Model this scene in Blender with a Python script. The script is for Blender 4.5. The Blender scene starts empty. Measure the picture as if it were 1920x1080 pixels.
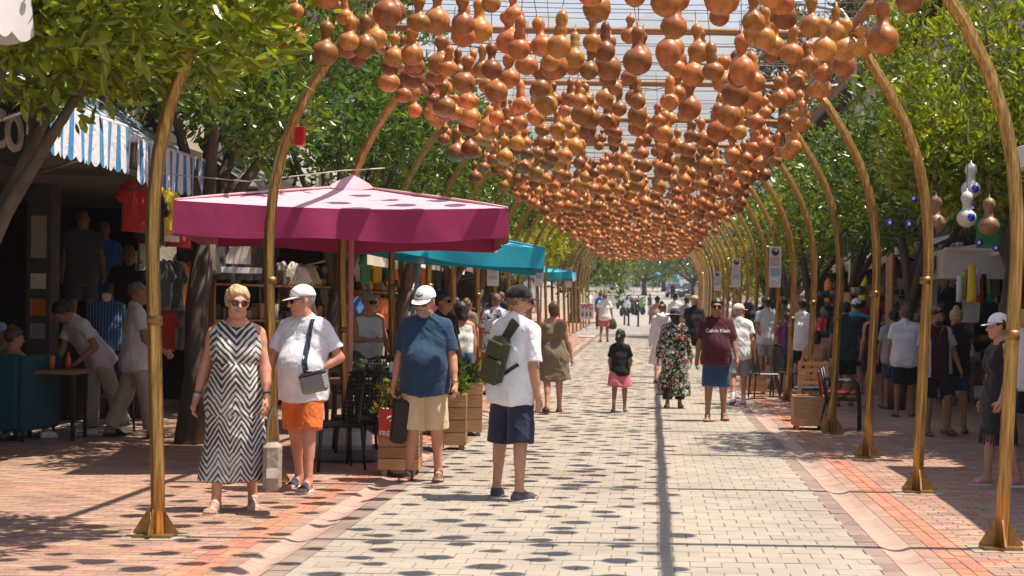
import bpy, bmesh, math, random
import numpy as np
from mathutils import Vector, Matrix, Euler
from mathutils.bvhtree import BVHTree
random.seed(7); RS = np.random.RandomState(11)
rad = math.radians
sc = bpy.context.scene
COL = sc.collection
# ------------------------------------------------------------------ camera
EYE, FPX, VX, VY = 1.6, 2900.0, 1223.0, 580.0      # eye height, focal length in px of the 1920 wide photo, vanishing point
cam_d = bpy.data.cameras.new('camera'); cam = bpy.data.objects.new('camera', cam_d); COL.objects.link(cam)
cam.location = (0, 0, EYE); ROLL = rad(0.85)                                   # the photograph leans a little
cam.rotation_euler = (Matrix.Rotation(rad(90), 3, 'X') @ Matrix.Rotation(ROLL, 3, 'Z')).to_euler()
cam_d.sensor_width = 36; cam_d.lens = FPX/1920*36
cam_d.shift_x = -(VX-960)/1920; cam_d.shift_y = (VY-540)/1920
cam_d.clip_start = 0.1; cam_d.clip_end = 9000
cam_d.dof.use_dof = True; cam_d.dof.focus_distance = 14.0; cam_d.dof.aperture_fstop = 4.5
sc.camera = cam
# ------------------------------------------------------------------ light
SUN_EL, SUN_AZ = rad(68.5), rad(91)                # from the right, straight across the street
world = bpy.data.worlds.new('World'); sc.world = world; world.use_nodes = True
wn = world.node_tree.nodes; wl = world.node_tree.links
sky = wn.new('ShaderNodeTexSky'); sky.sky_type = 'NISHITA'; sky.sun_disc = False
sky.sun_elevation = SUN_EL; sky.sun_rotation = SUN_AZ
sky.air_density = 1.0; sky.dust_density = 1.5; sky.ozone_density = 1.0; sky.altitude = 0
wn['Background'].inputs['Strength'].default_value = 0.095
wl.new(sky.outputs[0], wn['Background'].inputs['Color'])
sun_d = bpy.data.lights.new('sun', 'SUN'); sun_d.energy = 5.0; sun_d.angle = rad(0.53); sun_d.color = (1.0, 0.90, 0.76)
sun = bpy.data.objects.new('sun', sun_d); COL.objects.link(sun)
sd = Vector((math.cos(SUN_EL)*math.sin(SUN_AZ), math.cos(SUN_EL)*math.cos(SUN_AZ), math.sin(SUN_EL)))
sun.rotation_euler = (-sd).to_track_quat('-Z', 'Y').to_euler()
sc.view_settings.view_transform = 'Standard'; sc.view_settings.look = 'None'
sc.view_settings.exposure = 1.0; sc.view_settings.gamma = 1; sc.view_settings.use_curve_mapping = False
# ------------------------------------------------------------------ helpers
def gz(y):
    """height of the street: level near the camera, climbing gently farther up"""
    u = y/FPX
    z = 0.0
    if u > .0076: z += 34.5*(u-.0076)*min(1, (u-.0076)/.004*.5+.5)
    if u > .0417: z += 60*(u-.0417)
    return z
def G(px, py):
    """photo pixel on level ground -> (x, y)"""
    dx, dy = px-VX, py-VY; c, s = math.cos(ROLL), math.sin(ROLL); dx, dy = dx*c+dy*s, -dx*s+dy*c
    return (dx*EYE/dy, EYE*FPX/dy)
def at(px, py, d):
    return ((px-VX)*d/FPX, d, EYE+(VY-py)*d/FPX)
def link(o, parent=None):
    COL.objects.link(o)
    if parent is not None: o.parent = parent
    return o
def tag(o, label, cat, group=None):
    o['label'] = label; o['category'] = cat
    if group: o['group'] = group
    return o
def thing(name, label, cat, loc=(0,0,0), rz=0.0, group=None):
    o = bpy.data.objects.new(name, None); o.empty_display_size = .2; COL.objects.link(o)
    o.location = loc; o.rotation_euler = (0,0,rz)
    return tag(o, label, cat, group)
def mesh_np(name, V, Q, mat, smooth=True):
    """fast mesh from numpy verts and a (n,k) face array"""
    V = np.asarray(V, np.float32); Q = np.asarray(Q, np.int32); n, k = Q.shape
    me = bpy.data.meshes.new(name)
    me.vertices.add(len(V)); me.vertices.foreach_set('co', V.ravel())
    me.loops.add(n*k); me.loops.foreach_set('vertex_index', Q.ravel())
    me.polygons.add(n); me.polygons.foreach_set('loop_start', np.arange(0, n*k, k, dtype=np.int32))
    me.polygons.foreach_set('use_smooth', np.full(n, smooth, dtype=bool))
    me.update(calc_edges=True)
    if mat is not None: me.materials.append(mat)
    return me
def ob(name, me, parent=None, loc=(0,0,0), rot=(0,0,0)):
    o = bpy.data.objects.new(name, me); o.location = loc; o.rotation_euler = rot
    return link(o, parent)
class MB:
    """mesh builder: collects shapes into ONE mesh"""
    def __init__(s): s.v = []; s.f = []; s.sm = []
    def _add(s, v, f, sm=False):
        b = len(s.v); s.v += [tuple(p) for p in v]
        s.f += [tuple(i+b for i in q) for q in f]; s.sm += [sm]*len(f); return s
    def box(s, x0, x1, y0, y1, z0, z1, M=None, bev=0):
        if bev:
            b = bev
            v = []
            for z, i in ((z0, b), (z0+b, 0), (z1-b, 0), (z1, b)):
                for (x, sx), (y, sy) in (((x0,1),(y0,1)), ((x1,-1),(y0,1)), ((x1,-1),(y1,-1)), ((x0,1),(y1,-1))):
                    v += [(x+sx*(i+b), y+sy*i, z), (x+sx*i, y+sy*(i+b), z)] if (sx*sy > 0) else [(x+sx*i, y+sy*(i+b), z), (x+sx*(i+b), y+sy*i, z)]
            # ring order of 8 per level
            ring = [1, 0, 3, 2, 5, 4, 7, 6]
            r2 = []
            for L in range(4):
                pts = [v[L*8+k] for k in range(8)]
                cx, cy = (x0+x1)/2, (y0+y1)/2
                pts.sort(key=lambda p: math.atan2((p[1]-cy)/(y1-y0), (p[0]-cx)/(x1-x0)))
                r2 += pts
            v = r2; f = [tuple(range(7, -1, -1)), tuple(range(24, 32))]
            for L in range(3):
                for k in range(8):
                    k2 = (k+1) % 8; f.append((L*8+k, L*8+k2, L*8+8+k2, L*8+8+k))
        else:
            v = [(x0,y0,z0),(x1,y0,z0),(x1,y1,z0),(x0,y1,z0),(x0,y0,z1),(x1,y0,z1),(x1,y1,z1),(x0,y1,z1)]
            f = [(0,3,2,1),(4,5,6,7),(0,1,5,4),(1,2,6,5),(2,3,7,6),(3,0,4,7)]
        if M is not None: v = [M @ Vector(p) for p in v]
        return s._add(v, f)
    def tube(s, pts, r, n=8, cap=True, lobes=0, lob=0.0, closed=False, sm=True):
        pts = [Vector(p) for p in pts]; m = len(pts)
        rs = r if isinstance(r, (list, tuple)) else [r]*m
        v = []; up = None
        for i, p in enumerate(pts):
            if closed: t = pts[(i+1) % m]-pts[i-1]
            else: t = pts[min(i+1, m-1)]-pts[max(i-1, 0)]
            t = t.normalized() if t.length > 1e-9 else Vector((0,0,1))
            if up is None: up = t.orthogonal().normalized()
            up = (up-t*up.dot(t)); up = up.normalized() if up.length > 1e-6 else t.orthogonal().normalized()
            w = t.cross(up)
            for k in range(n):
                a = 2*math.pi*k/n; q = rs[i]*(1+lob*math.cos(lobes*a)) if lobes else rs[i]
                v.append(p+up*(q*math.cos(a))+w*(q*math.sin(a)))
        f = []
        for i in range(m if closed else m-1):
            j = (i+1) % m
            for k in range(n):
                k2 = (k+1) % n; f.append((i*n+k, i*n+k2, j*n+k2, j*n+k))
        s._add(v, f, sm)
        if cap and not closed:
            b = len(s.v)-m*n
            s.f += [tuple(b+k for k in range(n-1, -1, -1)), tuple(b+(m-1)*n+k for k in range(n))]; s.sm += [False]*2
        return s
    def lathe(s, prof, n=16, c=(0,0,0), M=None, sm=True, sx=1, sy=1):
        v = []
        for r, z in prof:
            for k in range(n):
                a = 2*math.pi*k/n; v.append(Vector((c[0]+r*sx*math.cos(a), c[1]+r*sy*math.sin(a), c[2]+z)))
        if M is not None: v = [M @ p for p in v]
        f = []
        for i in range(len(prof)-1):
            for k in range(n):
                k2 = (k+1) % n; f.append((i*n+k, i*n+k2, (i+1)*n+k2, (i+1)*n+k))
        s._add(v, f, sm)
        b = len(s.v)-len(v)
        if prof[0][0] > 1e-4: s.f.append(tuple(b+k for k in range(n-1, -1, -1))); s.sm.append(False)
        if prof[-1][0] > 1e-4: s.f.append(tuple(b+(len(prof)-1)*n+k for k in range(n))); s.sm.append(False)
        return s
    def prism(s, poly, y0, y1, M=None):
        """polygon in x,z extruded along y"""
        n = len(poly)
        v = [Vector((x, y0, z)) for x, z in poly]+[Vector((x, y1, z)) for x, z in poly]
        if M is not None: v = [M @ p for p in v]
        f = [tuple(range(n)), tuple(range(2*n-1, n-1, -1))]+[(i, n+i, n+(i+1) % n, (i+1) % n) for i in range(n)]
        return s._add(v, f)
    def grid(s, fn, nu, nv, sm=True):
        v = [fn(i/nu, j/nv) for j in range(nv+1) for i in range(nu+1)]
        f = [(j*(nu+1)+i, j*(nu+1)+i+1, (j+1)*(nu+1)+i+1, (j+1)*(nu+1)+i) for j in range(nv) for i in range(nu)]
        return s._add(v, f, sm)
    def mesh(s, name, mat, fix=True):
        me = bpy.data.meshes.new(name); me.from_pydata(s.v, [], s.f)
        me.polygons.foreach_set('use_smooth', s.sm)
        if fix:
            bm = bmesh.new(); bm.from_mesh(me); bmesh.ops.recalc_face_normals(bm, faces=bm.faces); bm.to_mesh(me); bm.free()
        if mat is not None: me.materials.append(mat)
        me.update(); return me
    def obj(s, name, mat, parent=None, loc=(0,0,0), rot=(0,0,0), fix=True):
        return ob(name, s.mesh(name, mat, fix), parent, loc, rot)
def struct(o): o['kind'] = 'structure'; return o
def stuff(o): o['kind'] = 'stuff'; return o
def copy_tree(o, parent=None):
    c = o.copy(); COL.objects.link(c); c.parent = parent
    for ch in o.children:
        if ch.name in bpy.data.objects: copy_tree(ch, c)
    return c
# ------------------------------------------------------------------ materials
MATS = {}
def mat(name, col=(.5,.5,.5), rough=.6, metal=0.0, var=0.12, vscale=6.0, bump=0.0, bscale=40.0, hue=0.0, objrand=0.0, spec=0.5,
        stretch=(1,1,1), dirt=0.0, island=False, sheen=0.0, trans=0.0, coat=0.0, alpha=1.0, world=False, crease=0.0):
    if name in MATS: return MATS[name]
    m = bpy.data.materials.new(name); m.use_nodes = True; MATS[name] = m
    nt = m.node_tree; N = nt.nodes; L = nt.links; b = N['Principled BSDF']
    b.inputs['Roughness'].default_value = rough; b.inputs['Metallic'].default_value = metal
    b.inputs['Specular IOR Level'].default_value = spec
    if coat: b.inputs['Coat Weight'].default_value = coat
    if sheen: b.inputs['Sheen Weight'].default_value = sheen
    if trans: b.inputs['Transmission Weight'].default_value = trans
    tc = N.new('ShaderNodeTexCoord'); mp = N.new('ShaderNodeMapping'); mp.inputs['Scale'].default_value = stretch
    cs_ = tc.outputs['Object']
    if world: cs_ = N.new('ShaderNodeNewGeometry').outputs['Position']
    L.new(cs_, mp.inputs['Vector'])
    ns = N.new('ShaderNodeTexNoise'); ns.inputs['Scale'].default_value = vscale; ns.inputs['Detail'].default_value = 5
    ns.inputs['Roughness'].default_value = .6
    L.new(mp.outputs[0], ns.inputs['Vector'])
    mr = N.new('ShaderNodeMapRange'); mr.inputs[1].default_value = .3; mr.inputs[2].default_value = .7
    mr.inputs[3].default_value = 1-var; mr.inputs[4].default_value = 1+var
    L.new(ns.outputs['Fac'], mr.inputs[0])
    val = mr.outputs[0]
    if objrand or island:
        if island:
            g = N.new('ShaderNodeNewGeometry'); src = g.outputs['Random Per Island']
        oi = N.new('ShaderNodeObjectInfo')
        if island:
            ad = N.new('ShaderNodeMath'); ad.operation = 'ADD'; L.new(src, ad.inputs[0]); L.new(oi.outputs['Random'], ad.inputs[1])
            fr = N.new('ShaderNodeMath'); fr.operation = 'FRACT'; L.new(ad.outputs[0], fr.inputs[0]); src = fr.outputs[0]
        else: src = oi.outputs['Random']
        r2 = N.new('ShaderNodeMapRange'); r2.inputs[3].default_value = 1-objrand; r2.inputs[4].default_value = 1+objrand
        L.new(src, r2.inputs[0])
        mu = N.new('ShaderNodeMath'); mu.operation = 'MULTIPLY'; L.new(val, mu.inputs[0]); L.new(r2.outputs[0], mu.inputs[1]); val = mu.outputs[0]
        if hue:
            r3 = N.new('ShaderNodeMapRange'); r3.inputs[3].default_value = .5-hue; r3.inputs[4].default_value = .5+hue
            m3 = N.new('ShaderNodeMath'); m3.operation = 'MULTIPLY'; m3.inputs[1].default_value = 7.31; L.new(src, m3.inputs[0])
            f3 = N.new('ShaderNodeMath'); f3.operation = 'FRACT'; L.new(m3.outputs[0], f3.inputs[0]); L.new(f3.outputs[0], r3.inputs[0])
    hs = N.new('ShaderNodeHueSaturation'); hs.inputs['Color'].default_value = (*col, 1)
    L.new(val, hs.inputs['Value'])
    if hue and (objrand or island): L.new(r3.outputs[0], hs.inputs['Hue'])
    out = hs.outputs[0]
    if dirt:
        n2 = N.new('ShaderNodeTexNoise'); n2.inputs['Scale'].default_value = vscale*.35; n2.inputs['Detail'].default_value = 8; n2.inputs['Roughness'].default_value = .7
        L.new(mp.outputs[0] if stretch != (1,1,1) else cs_, n2.inputs['Vector'])
        cr = N.new('ShaderNodeMapRange'); cr.inputs[1].default_value = .5; cr.inputs[2].default_value = .72; cr.inputs[4].default_value = dirt
        L.new(n2.outputs['Fac'], cr.inputs[0])
        mx = N.new('ShaderNodeMix'); mx.data_type = 'RGBA'; L.new(cr.outputs[0], mx.inputs['Factor']); L.new(out, mx.inputs['A'])
        mx.inputs['B'].default_value = (col[0]*.35, col[1]*.33, col[2]*.3, 1); out = mx.outputs['Result']
    L.new(out, b.inputs['Base Color'])
    if bump:
        n3 = N.new('ShaderNodeTexNoise'); n3.inputs['Scale'].default_value = bscale; n3.inputs['Detail'].default_value = 4
        L.new(mp.outputs[0], n3.inputs['Vector'])
        bp = N.new('ShaderNodeBump'); bp.inputs['Strength'].default_value = bump; bp.inputs['Distance'].default_value = .02
        L.new(n3.outputs['Fac'], bp.inputs['Height']); L.new(bp.outputs[0], b.inputs['Normal'])
        if crease:
            n4 = N.new('ShaderNodeTexNoise'); n4.inputs['Scale'].default_value = 5.5; n4.inputs['Detail'].default_value = 2; n4.inputs['Distortion'].default_value = 1.1
            L.new(mp.outputs[0], n4.inputs['Vector'])
            m1 = N.new('ShaderNodeMath'); m1.operation = 'MULTIPLY_ADD'; L.new(n4.outputs['Fac'], m1.inputs[0]); m1.inputs[1].default_value = 2; m1.inputs[2].default_value = -1
            m2 = N.new('ShaderNodeMath'); m2.operation = 'ABSOLUTE'; L.new(m1.outputs[0], m2.inputs[0])
            m3_ = N.new('ShaderNodeMath'); m3_.operation = 'POWER'; L.new(m2.outputs[0], m3_.inputs[0]); m3_.inputs[1].default_value = .55
            b2 = N.new('ShaderNodeBump'); b2.inputs['Strength'].default_value = crease; b2.inputs['Distance'].default_value = .03
            L.new(m3_.outputs[0], b2.inputs['Height']); L.new(bp.outputs[0], b2.inputs['Normal']); L.new(b2.outputs[0], b.inputs['Normal'])
    m['out'] = 0
    return m
def colour_source(m):
    """(node tree, principled node, socket that feeds base colour)"""
    nt = m.node_tree; b = nt.nodes['Principled BSDF']
    return nt, b, b.inputs['Base Color'].links[0].from_socket
def cloth(name, col, rough=.85, var=.10, fold=.35, **k):
    return mat(name, col, rough, var=var, vscale=9, bump=fold*.6, bscale=28, sheen=.15, spec=.25, crease=fold*.9, stretch=(1,1,.75), **k)
def text_mesh(body, size, mat_, thick=.002, bold=0.0, align='CENTER'):
    cu = bpy.data.curves.new('lettering', 'FONT'); cu.body = body; cu.size = size; cu.extrude = thick; cu.offset = bold
    cu.align_x = align; cu.align_y = 'CENTER'; cu.resolution_u = 3
    o = bpy.data.objects.new('lettering', cu)
    me = bpy.data.meshes.new_from_object(o); bpy.data.objects.remove(o); bpy.data.curves.remove(cu)
    me.materials.clear(); me.materials.append(mat_)
    return me
# ------------------------------------------------------------------ ground and paving
def strip(name, prof, y0, y1, m, step=2.0, dz=0.0, smooth=False, parent=None):
    """long strip along the street; prof = [(x, z)...]; follows the street's height"""
    ys = np.arange(y0, y1+step*.5, step); n = len(prof)
    V = [(x, y, gz(y)+z+dz) for y in ys for x, z in prof]
    F = [(j*n+i, j*n+i+1, (j+1)*n+i+1, (j+1)*n+i) for j in range(len(ys)-1) for i in range(n-1)]
    me = bpy.data.meshes.new(name); me.from_pydata(V, [], F); me.materials.append(m)
    me.polygons.foreach_set('use_smooth', [smooth]*len(F)); me.update()
    return ob(name, me, parent)
M_earth = mat('earth', (.16,.14,.11), .95, var=.3, vscale=.5)
ysl = [-60,-20,0,20,30,40,60,90,121,150,200,260,400,900,2500]
xsl = [-2500,-600,-120,-40,-12,-7.3,0,6,12,40,120,600,2500]
V = [(x, y, gz(min(y,260))-.06) for y in ysl for x in xsl]; nx = len(xsl)
F = [(j*nx+i, j*nx+i+1, (j+1)*nx+i+1, (j+1)*nx+i) for j in range(len(ysl)-1) for i in range(nx-1)]
me = bpy.data.meshes.new('ground'); me.from_pydata(V, [], F); me.materials.append(M_earth); struct(ob('ground', me))

M_paver = mat('grey_paver', (.352,.302,.248), .85, var=.12, vscale=1.3, bump=.3, bscale=120, objrand=.05, island=True, hue=.008, dirt=.45, world=True)
M_bedg = mat('dark_joint', (.19,.155,.125), .95, var=.2, vscale=20)
M_bedl = mat('sand_joint', (.52,.44,.36), .95, var=.2, vscale=20)
M_brick = mat('brown_brick', (.36,.222,.162), .85, var=.13, vscale=4, bump=.3, bscale=110, objrand=.17, island=True, hue=.016, dirt=.5, world=True)
M_orange = mat('orange_brick', (.42,.185,.118), .85, var=.12, vscale=5, bump=.3, bscale=110, objrand=.12, island=True, hue=.012, dirt=.4, world=True)
M_dark = mat('dark_brick', (.27,.19,.16), .85, var=.12, vscale=5, bump=.3, bscale=110, objrand=.14, island=True, dirt=.4, world=True)
M_gut = mat('gutter_tile', (.42,.28,.225), .7, var=.14, vscale=2, bump=.2, bscale=60, objrand=.05, island=True, dirt=.55, world=True)
def tile_shape(w, l, h=.014, i=.002):
    a, b = w/2, l/2
    v = [(-a,-b,0),(a,-b,0),(a,b,0),(-a,b,0),(-a+i,-b+i,h),(a-i,-b+i,h),(a-i,b-i,h),(-a+i,b-i,h)]
    return v, [(4,5,6,7),(0,1,5,4),(1,2,6,5),(2,3,7,6),(3,0,4,7)]
def lay(name, spots, w, l, m, parent, nind, base=-.010):
    """paving pieces: the nearest nind are objects of their own, the rest one part"""
    spots = sorted(spots, key=lambda p: p[1])
    tv, tf = tile_shape(w, l)
    me0 = bpy.data.meshes.new(name); me0.from_pydata(tv, [], tf); me0.materials.append(m)
    vis = [p for p in spots if p[1] > 9.2][:nind]; vs = set(vis)
    for (x, y) in vis:
        o = ob(name, me0, parent, (x, y, gz(y)+base+random.uniform(-.0015,.0015)), (random.gauss(0,.004), random.gauss(0,.004), random.gauss(0,.004)))
    rest = np.array([p for p in spots if p not in vs])
    if len(rest):
        T = np.array(tv); n = len(rest); ang = RS.normal(0,.004,n)
        A = np.repeat(T[None], n, 0); c, s = np.cos(ang)[:,None], np.sin(ang)[:,None]
        X = A[:,:,0]*c-A[:,:,1]*s; Y = A[:,:,0]*s+A[:,:,1]*c
        zz = np.array([gz(y) for y in rest[:,1]])[:,None]; tilt = RS.normal(0,.004,(n,1))
        Z = A[:,:,2]+zz+base+RS.uniform(-.0015,.0015,(n,1))+X*tilt
        slope = np.array([(gz(y+.3)-gz(y-.3))/.6 for y in rest[:,1]])[:,None]; Z = Z+Y*slope
        Vv = np.stack([X+rest[:,0:1], Y+rest[:,1:2], Z], -1).reshape(-1,3)
        Q = (np.array(tf)[None]+8*np.arange(n)[:,None,None]).reshape(-1,4)
        stuff(ob(name+'s', mesh_np(name+'s', Vv, Q, m, False), parent))
XL, XR = -2.14, 1.435
road = struct(strip('road', [(XL,0),(XR,0)], 4, 66, M_bedg))
sp = []
for j in range(int((62-7)/.2)):
    y = 7+j*.2+.1; off = .1*(j % 2)
    for i in range(19):
        x = XL+i*.2+off
        if XL+.05 < x < XR-.05: sp.append((x+random.gauss(0,.0012), y+random.gauss(0,.0012)))
        elif abs(x-XL) < .06: pass
lay('paver', sp, .1955, .1985, M_paver, road, 300)
# half pavers closing the rows at the two road edges
lay('half_paver', [(xx, 7+j*.2+.1) for j in range(275) for xx in ((XL+.05,) if j % 2 == 0 else ()) + ((XR-.05,) if j % 2 == 0 else ())], .094, .193, M_paver, road, 40)
struct(strip('far_road', [(XL-1.2,-.002),(XR+1.6,-.002)], 62, 260, mat('far_asphalt', (.30,.27,.24), .9, var=.12, vscale=.8, dirt=.2)))
M_brickfar = mat('far_brick', (.36,.222,.162), .9, var=.15, vscale=2, dirt=.4, world=True)
struct(strip('left_far_pavement', [(-9.7,.0),(XL-.36,.0)], 36, 66, M_brickfar)); struct(strip('right_far_pavement', [(XR+.36,.0),(8.9,.0)], 36, 66, M_brickfar))
struct(strip('left_upper_pavement', [(-9.7,.0),(XL-1.21,.0)], 66, 130, M_brickfar)); struct(strip('right_upper_pavement', [(XR+1.61,.0),(8.9,.0)], 66, 130, M_brickfar))
ARCH_Y = [10.5+3.25*k for k in range(-1, 23)]
for side in (-1, 1):
    e = XL if side < 0 else XR
    nm = 'left' if side < 0 else 'right'
    f = lambda a: e+side*a
    pv = struct(strip(nm+'_pavement', sorted([(f(.35),-.002), (f(7.5),-.002)]), 4, 66, M_bedl))
    eb = struct(strip(nm+'_kerb_band', sorted([(f(.001),-.001),(f(.14),-.001)]), 4, 66, M_bedg))
    lay('edge_tile', [(f(.07), 7+.3*j) for j in range(180)], .134, .294, M_dark, eb, 60)
    gp = [(f(.14), .002), (f(.165), -.004), (f(.20), -.016), (f(.245), -.021), (f(.29), -.016), (f(.325), -.004), (f(.35), .002)]
    gt = struct(strip(nm+'_gutter', sorted(gp), 4, 66, M_bedg, smooth=True, dz=-.004))
    # shallow channel tiles, one per 40 cm
    gs = sorted(gp); y0 = 7.0; tiles = []
    vv = [(x, -.197, z) for x, z in gs]+[(x, .197, z) for x, z in gs]; k = len(gs)
    ff = [(i, i+1, k+i+1, k+i) for i in range(k-1)]
    meg = bpy.data.meshes.new('gutter_tile'); meg.from_pydata(vv, [], ff); meg.materials.append(M_gut); meg.polygons.foreach_set('use_smooth', [True]*len(ff))
    for j in range(140):
        yy = 7+.4*j; sl = (gz(yy+.2)-gz(yy-.2))/.4
        ob('gutter_tile', meg, gt, (0, yy, gz(yy)+.002+random.uniform(-.001,.001)), (math.atan(sl), 0, 0))
    lay('band_brick', [(f(.41), 7+.2*j) for j in range(146)], .114, .194, M_brick, pv, 60)
    lay('orange_band_brick', [(f(.47+.105*(1+i*1)-.052), 7+.2*j+.1*(i % 2)) for j in range(146) for i in range(2)], .101, .194, M_orange, pv, 100)
    bs, os_ = [], []
    nb = 23 if side < 0 else 18
    for j in range(int((36-7)/.1)):
        y = 7+j*.1
        orange = any(0 <= (ay-.42)-y < .1 for ay in ARCH_Y)
        for i in range(nb):
            x = f(.68+.1+.2*i+.1*(j % 2))
            (os_ if orange else bs).append((x, y))
    lay('half_brick', [(f(.73), 7+j*.1) for j in range(1,290,2)], .093, .093, M_brick, pv, 40)
    lay('brick', bs, .193, .093, M_brick, pv, 300)
    lay('orange_brick', os_, .193, .093, M_orange, pv, 60)
# ------------------------------------------------------------------ arches
M_gold = mat('bronze_wood', (.43,.24,.07), .34, metal=.6, var=.6, vscale=4, stretch=(20,20,.8), bump=.25, bscale=3, dirt=.9)
M_goldp = mat('bronze_plate', (.30,.165,.05), .42, metal=.55, var=.35, vscale=14, dirt=.5)
M_pole = mat('pole_wood', (.33,.17,.07), .6, var=.4, vscale=5, stretch=(1.2,26,26), bump=.3, bscale=4)
M_rail = mat('rail_wood', (.33,.17,.07), .6, var=.4, vscale=5, stretch=(26,1.2,26))
M_wire = mat('wire', (.16,.07,.035), .6)
M_pad = mat('concrete_pad', (.34,.28,.22), .9, var=.2, vscale=8)
AC = -.48
HALF = [(2.86,0),(2.875,.5),(2.895,1.0),(2.915,1.5),(2.935,2.0),(2.93,2.3),(2.90,2.62),(2.83,2.95),(2.72,3.26),(2.56,3.57),(2.37,3.86),(2.19,4.08)]
def post_mesh(side):
    m = MB(); m.tube([(side*x, 0, z) for x, z in HALF], .044, n=20, lobes=5, lob=.13); return m.mesh('post', M_gold)
def gusset_mesh():
    m = MB(); m.prism([(.036,.0),(.15,.0),(.15,.012),(.04,.185)], -.006, .006); return m.mesh('gusset', M_goldp)
PM = {s: post_mesh(s) for s in (-1, 1)}; GM = gusset_mesh()
m = MB(); m.tube([(-2.3,0,4.08),(-1,0,4.075),(0,0,4.08),(1,0,4.085),(2.3,0,4.08)], .034, n=10, lobes=3, lob=.1); CM = m.mesh('crossbar', M_pole)
m = MB(); m.box(-.21,.21,-.17,.17,-.01,.010); PAD = m.mesh('base_pad', M_pad)
m = MB(); m.box(-.13,.13,-.1,.1,.010,.03); PLT = m.mesh('base_plate', M_goldp)
m = MB(); m.tube([(0,0,-.035),(0,0,.028)], .0525, n=14); RING = m.mesh('collar', M_goldp)
WIREM = []
for v in range(4):
    m = MB(); sag = [.02,.035,.05,.03][v]
    m.tube([(2.19*t, random.uniform(-.012,.012), -sag*(1-t*t)) for t in np.linspace(-1,1,9)], .0036, n=4, cap=False); WIREM.append(m.mesh('wire', M_wire))
arch_labels = {}
for k, ay in enumerate(ARCH_Y):
    z = gz(ay); s = 3.25
    n_ = k
    if k == 0: continue_label = 'bronze wooden arch standing just before the first arch of the row'
    near = ['bronze arch before the near end of the gourd row', 'bronze arch at the near end, its foot before the zigzag dress woman',
            'second bronze arch, its left post rising between zigzag dress woman and white polo man', 'third bronze arch, its left post beside the pink umbrella pole',
            'fourth bronze arch, its dark right post behind the red cushioned armchair']
    lab = near[k] if k < len(near) else {5: 'fifth bronze arch, its right post beside the low box planter', 6: 'bronze arch just behind the slatted wooden chair', 7: 'bronze arch whose right post carries the tall notice panel',
            8: 'bronze arch whose left post carries the grey notice panel', 11: 'bronze arch with the farther white notice panel on its right post', 17: 'bronze arch beside the toilet sign'}.get(k, 'slim bronze wooden arch in the far part of the gourd row')
    a = thing('arch', lab, 'arch', (AC, ay, z), 0, 'arches spanning the pedestrian street')
    jit = random.uniform(-.02,.02)
    for sd_ in (-1, 1):
        p = ob('post', PM[sd_], a, (jit, random.uniform(-.02,.02), 0), (0, random.gauss(0,.003), 0))
        bx = sd_*2.87
        for q in range(4):
            if k < 12: ob('gusset', GM, a, (bx, 0, .03), (0, 0, rad(90*q)))
        if k < 12:
            ob('base_pad', PAD, a, (bx, 0, 0)); ob('base_plate', PLT, a, (bx, 0, 0))
        else: ob('base_plate', PLT, a, (bx, 0, -.01))
        if k < 8: ob('collar', RING, p, (sd_*2.913, 0, 1.47+random.uniform(-.2,.5)*(k > 1)))
    ob('crossbar', CM, a, (0,0,random.uniform(-.01,.01)), (0, random.gauss(0,.003), 0))
    if k < len(ARCH_Y)-1:
        dzr = gz(ay+s)-z
        for sd_ in (-1, 1):
            m = MB(); m.tube([(sd_*2.2, 0.0, 4.10), (sd_*2.2+.012, s*.5, 4.085+dzr*.5), (sd_*2.2, s, 4.10+dzr)], .048, n=8); m.obj('rail', M_rail, a)
        for w in range(11):
            yy = s*(w+.5)/11
            ob('wire', WIREM[(w+k) % 4], a, (0, yy, 4.06+dzr*(yy/s)+random.uniform(-.03,.03)), (0, random.gauss(0,.006), random.gauss(0,.004)))
# ------------------------------------------------------------------ gourds
M_gourd = mat('gourd_skin', (.40,.14,.03), .40, var=.32, vscale=19, bump=.08, bscale=55, objrand=.48, island=True, hue=.013, spec=.4, coat=.05, dirt=.65)
def gourd_profile(R, Hh, neck, top, tz):
    """bottom hole, belly, neck, small upper bulb, stalk"""
    pr = [(R*.14, .055), (R*.17, .02), (R*.2, .0)]
    for a in np.linspace(-68, 62, 9): pr.append((R*math.cos(rad(a)), R*.92*(1+math.sin(rad(a)))*1.0-.0))
    zb = pr[-1][1]
    pr += [(neck*1.12, zb+R*.16), (neck, zb+R*.36), (neck*1.08, zb+R*.5)]
    zt = zb+R*.5
    for a in (-40, -10, 20, 50, 75): pr.append((top*math.cos(rad(a))+.002, zt+top*tz*(1+math.sin(rad(a)))*.95))
    zz = pr[-1][1]; pr += [(.008, zz+.008), (.006, zz+.035), (.0, zz+.036)]
    return pr
GV = []
for (R, nk, tp, tz) in ((.105,.035,.055,1.1), (.088,.03,.047,1.2), (.112,.04,.058,1.0), (.096,.042,.04,1.5), (.082,.026,.045,1.0), (.112,.034,.064,.95), (.10,.05,.05,1.6), (.122,.045,.058,1.2)):
    pr = gourd_profile(R, 0, nk, tp, tz)
    hi = MB(); hi.lathe(pr, n=18); lo = MB(); lo.lathe(pr[1::2]+[pr[-1]], n=9)
    top = pr[-1][1]
    GV.append((hi.mesh('gourd', M_gourd), np.array(lo.v), lo.f, top, R))
shape_lab = ['round bellied brown gourd with small upper bulb', 'small bottle gourd with slim neck', 'large squat glossy gourd', 'pear shaped gourd with short neck',
             'small round gourd with thin neck', 'two lobed glossy gourd with wide upper bulb', 'long pear gourd with thick neck', 'biggest swollen dark gourd']
gl = []
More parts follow.
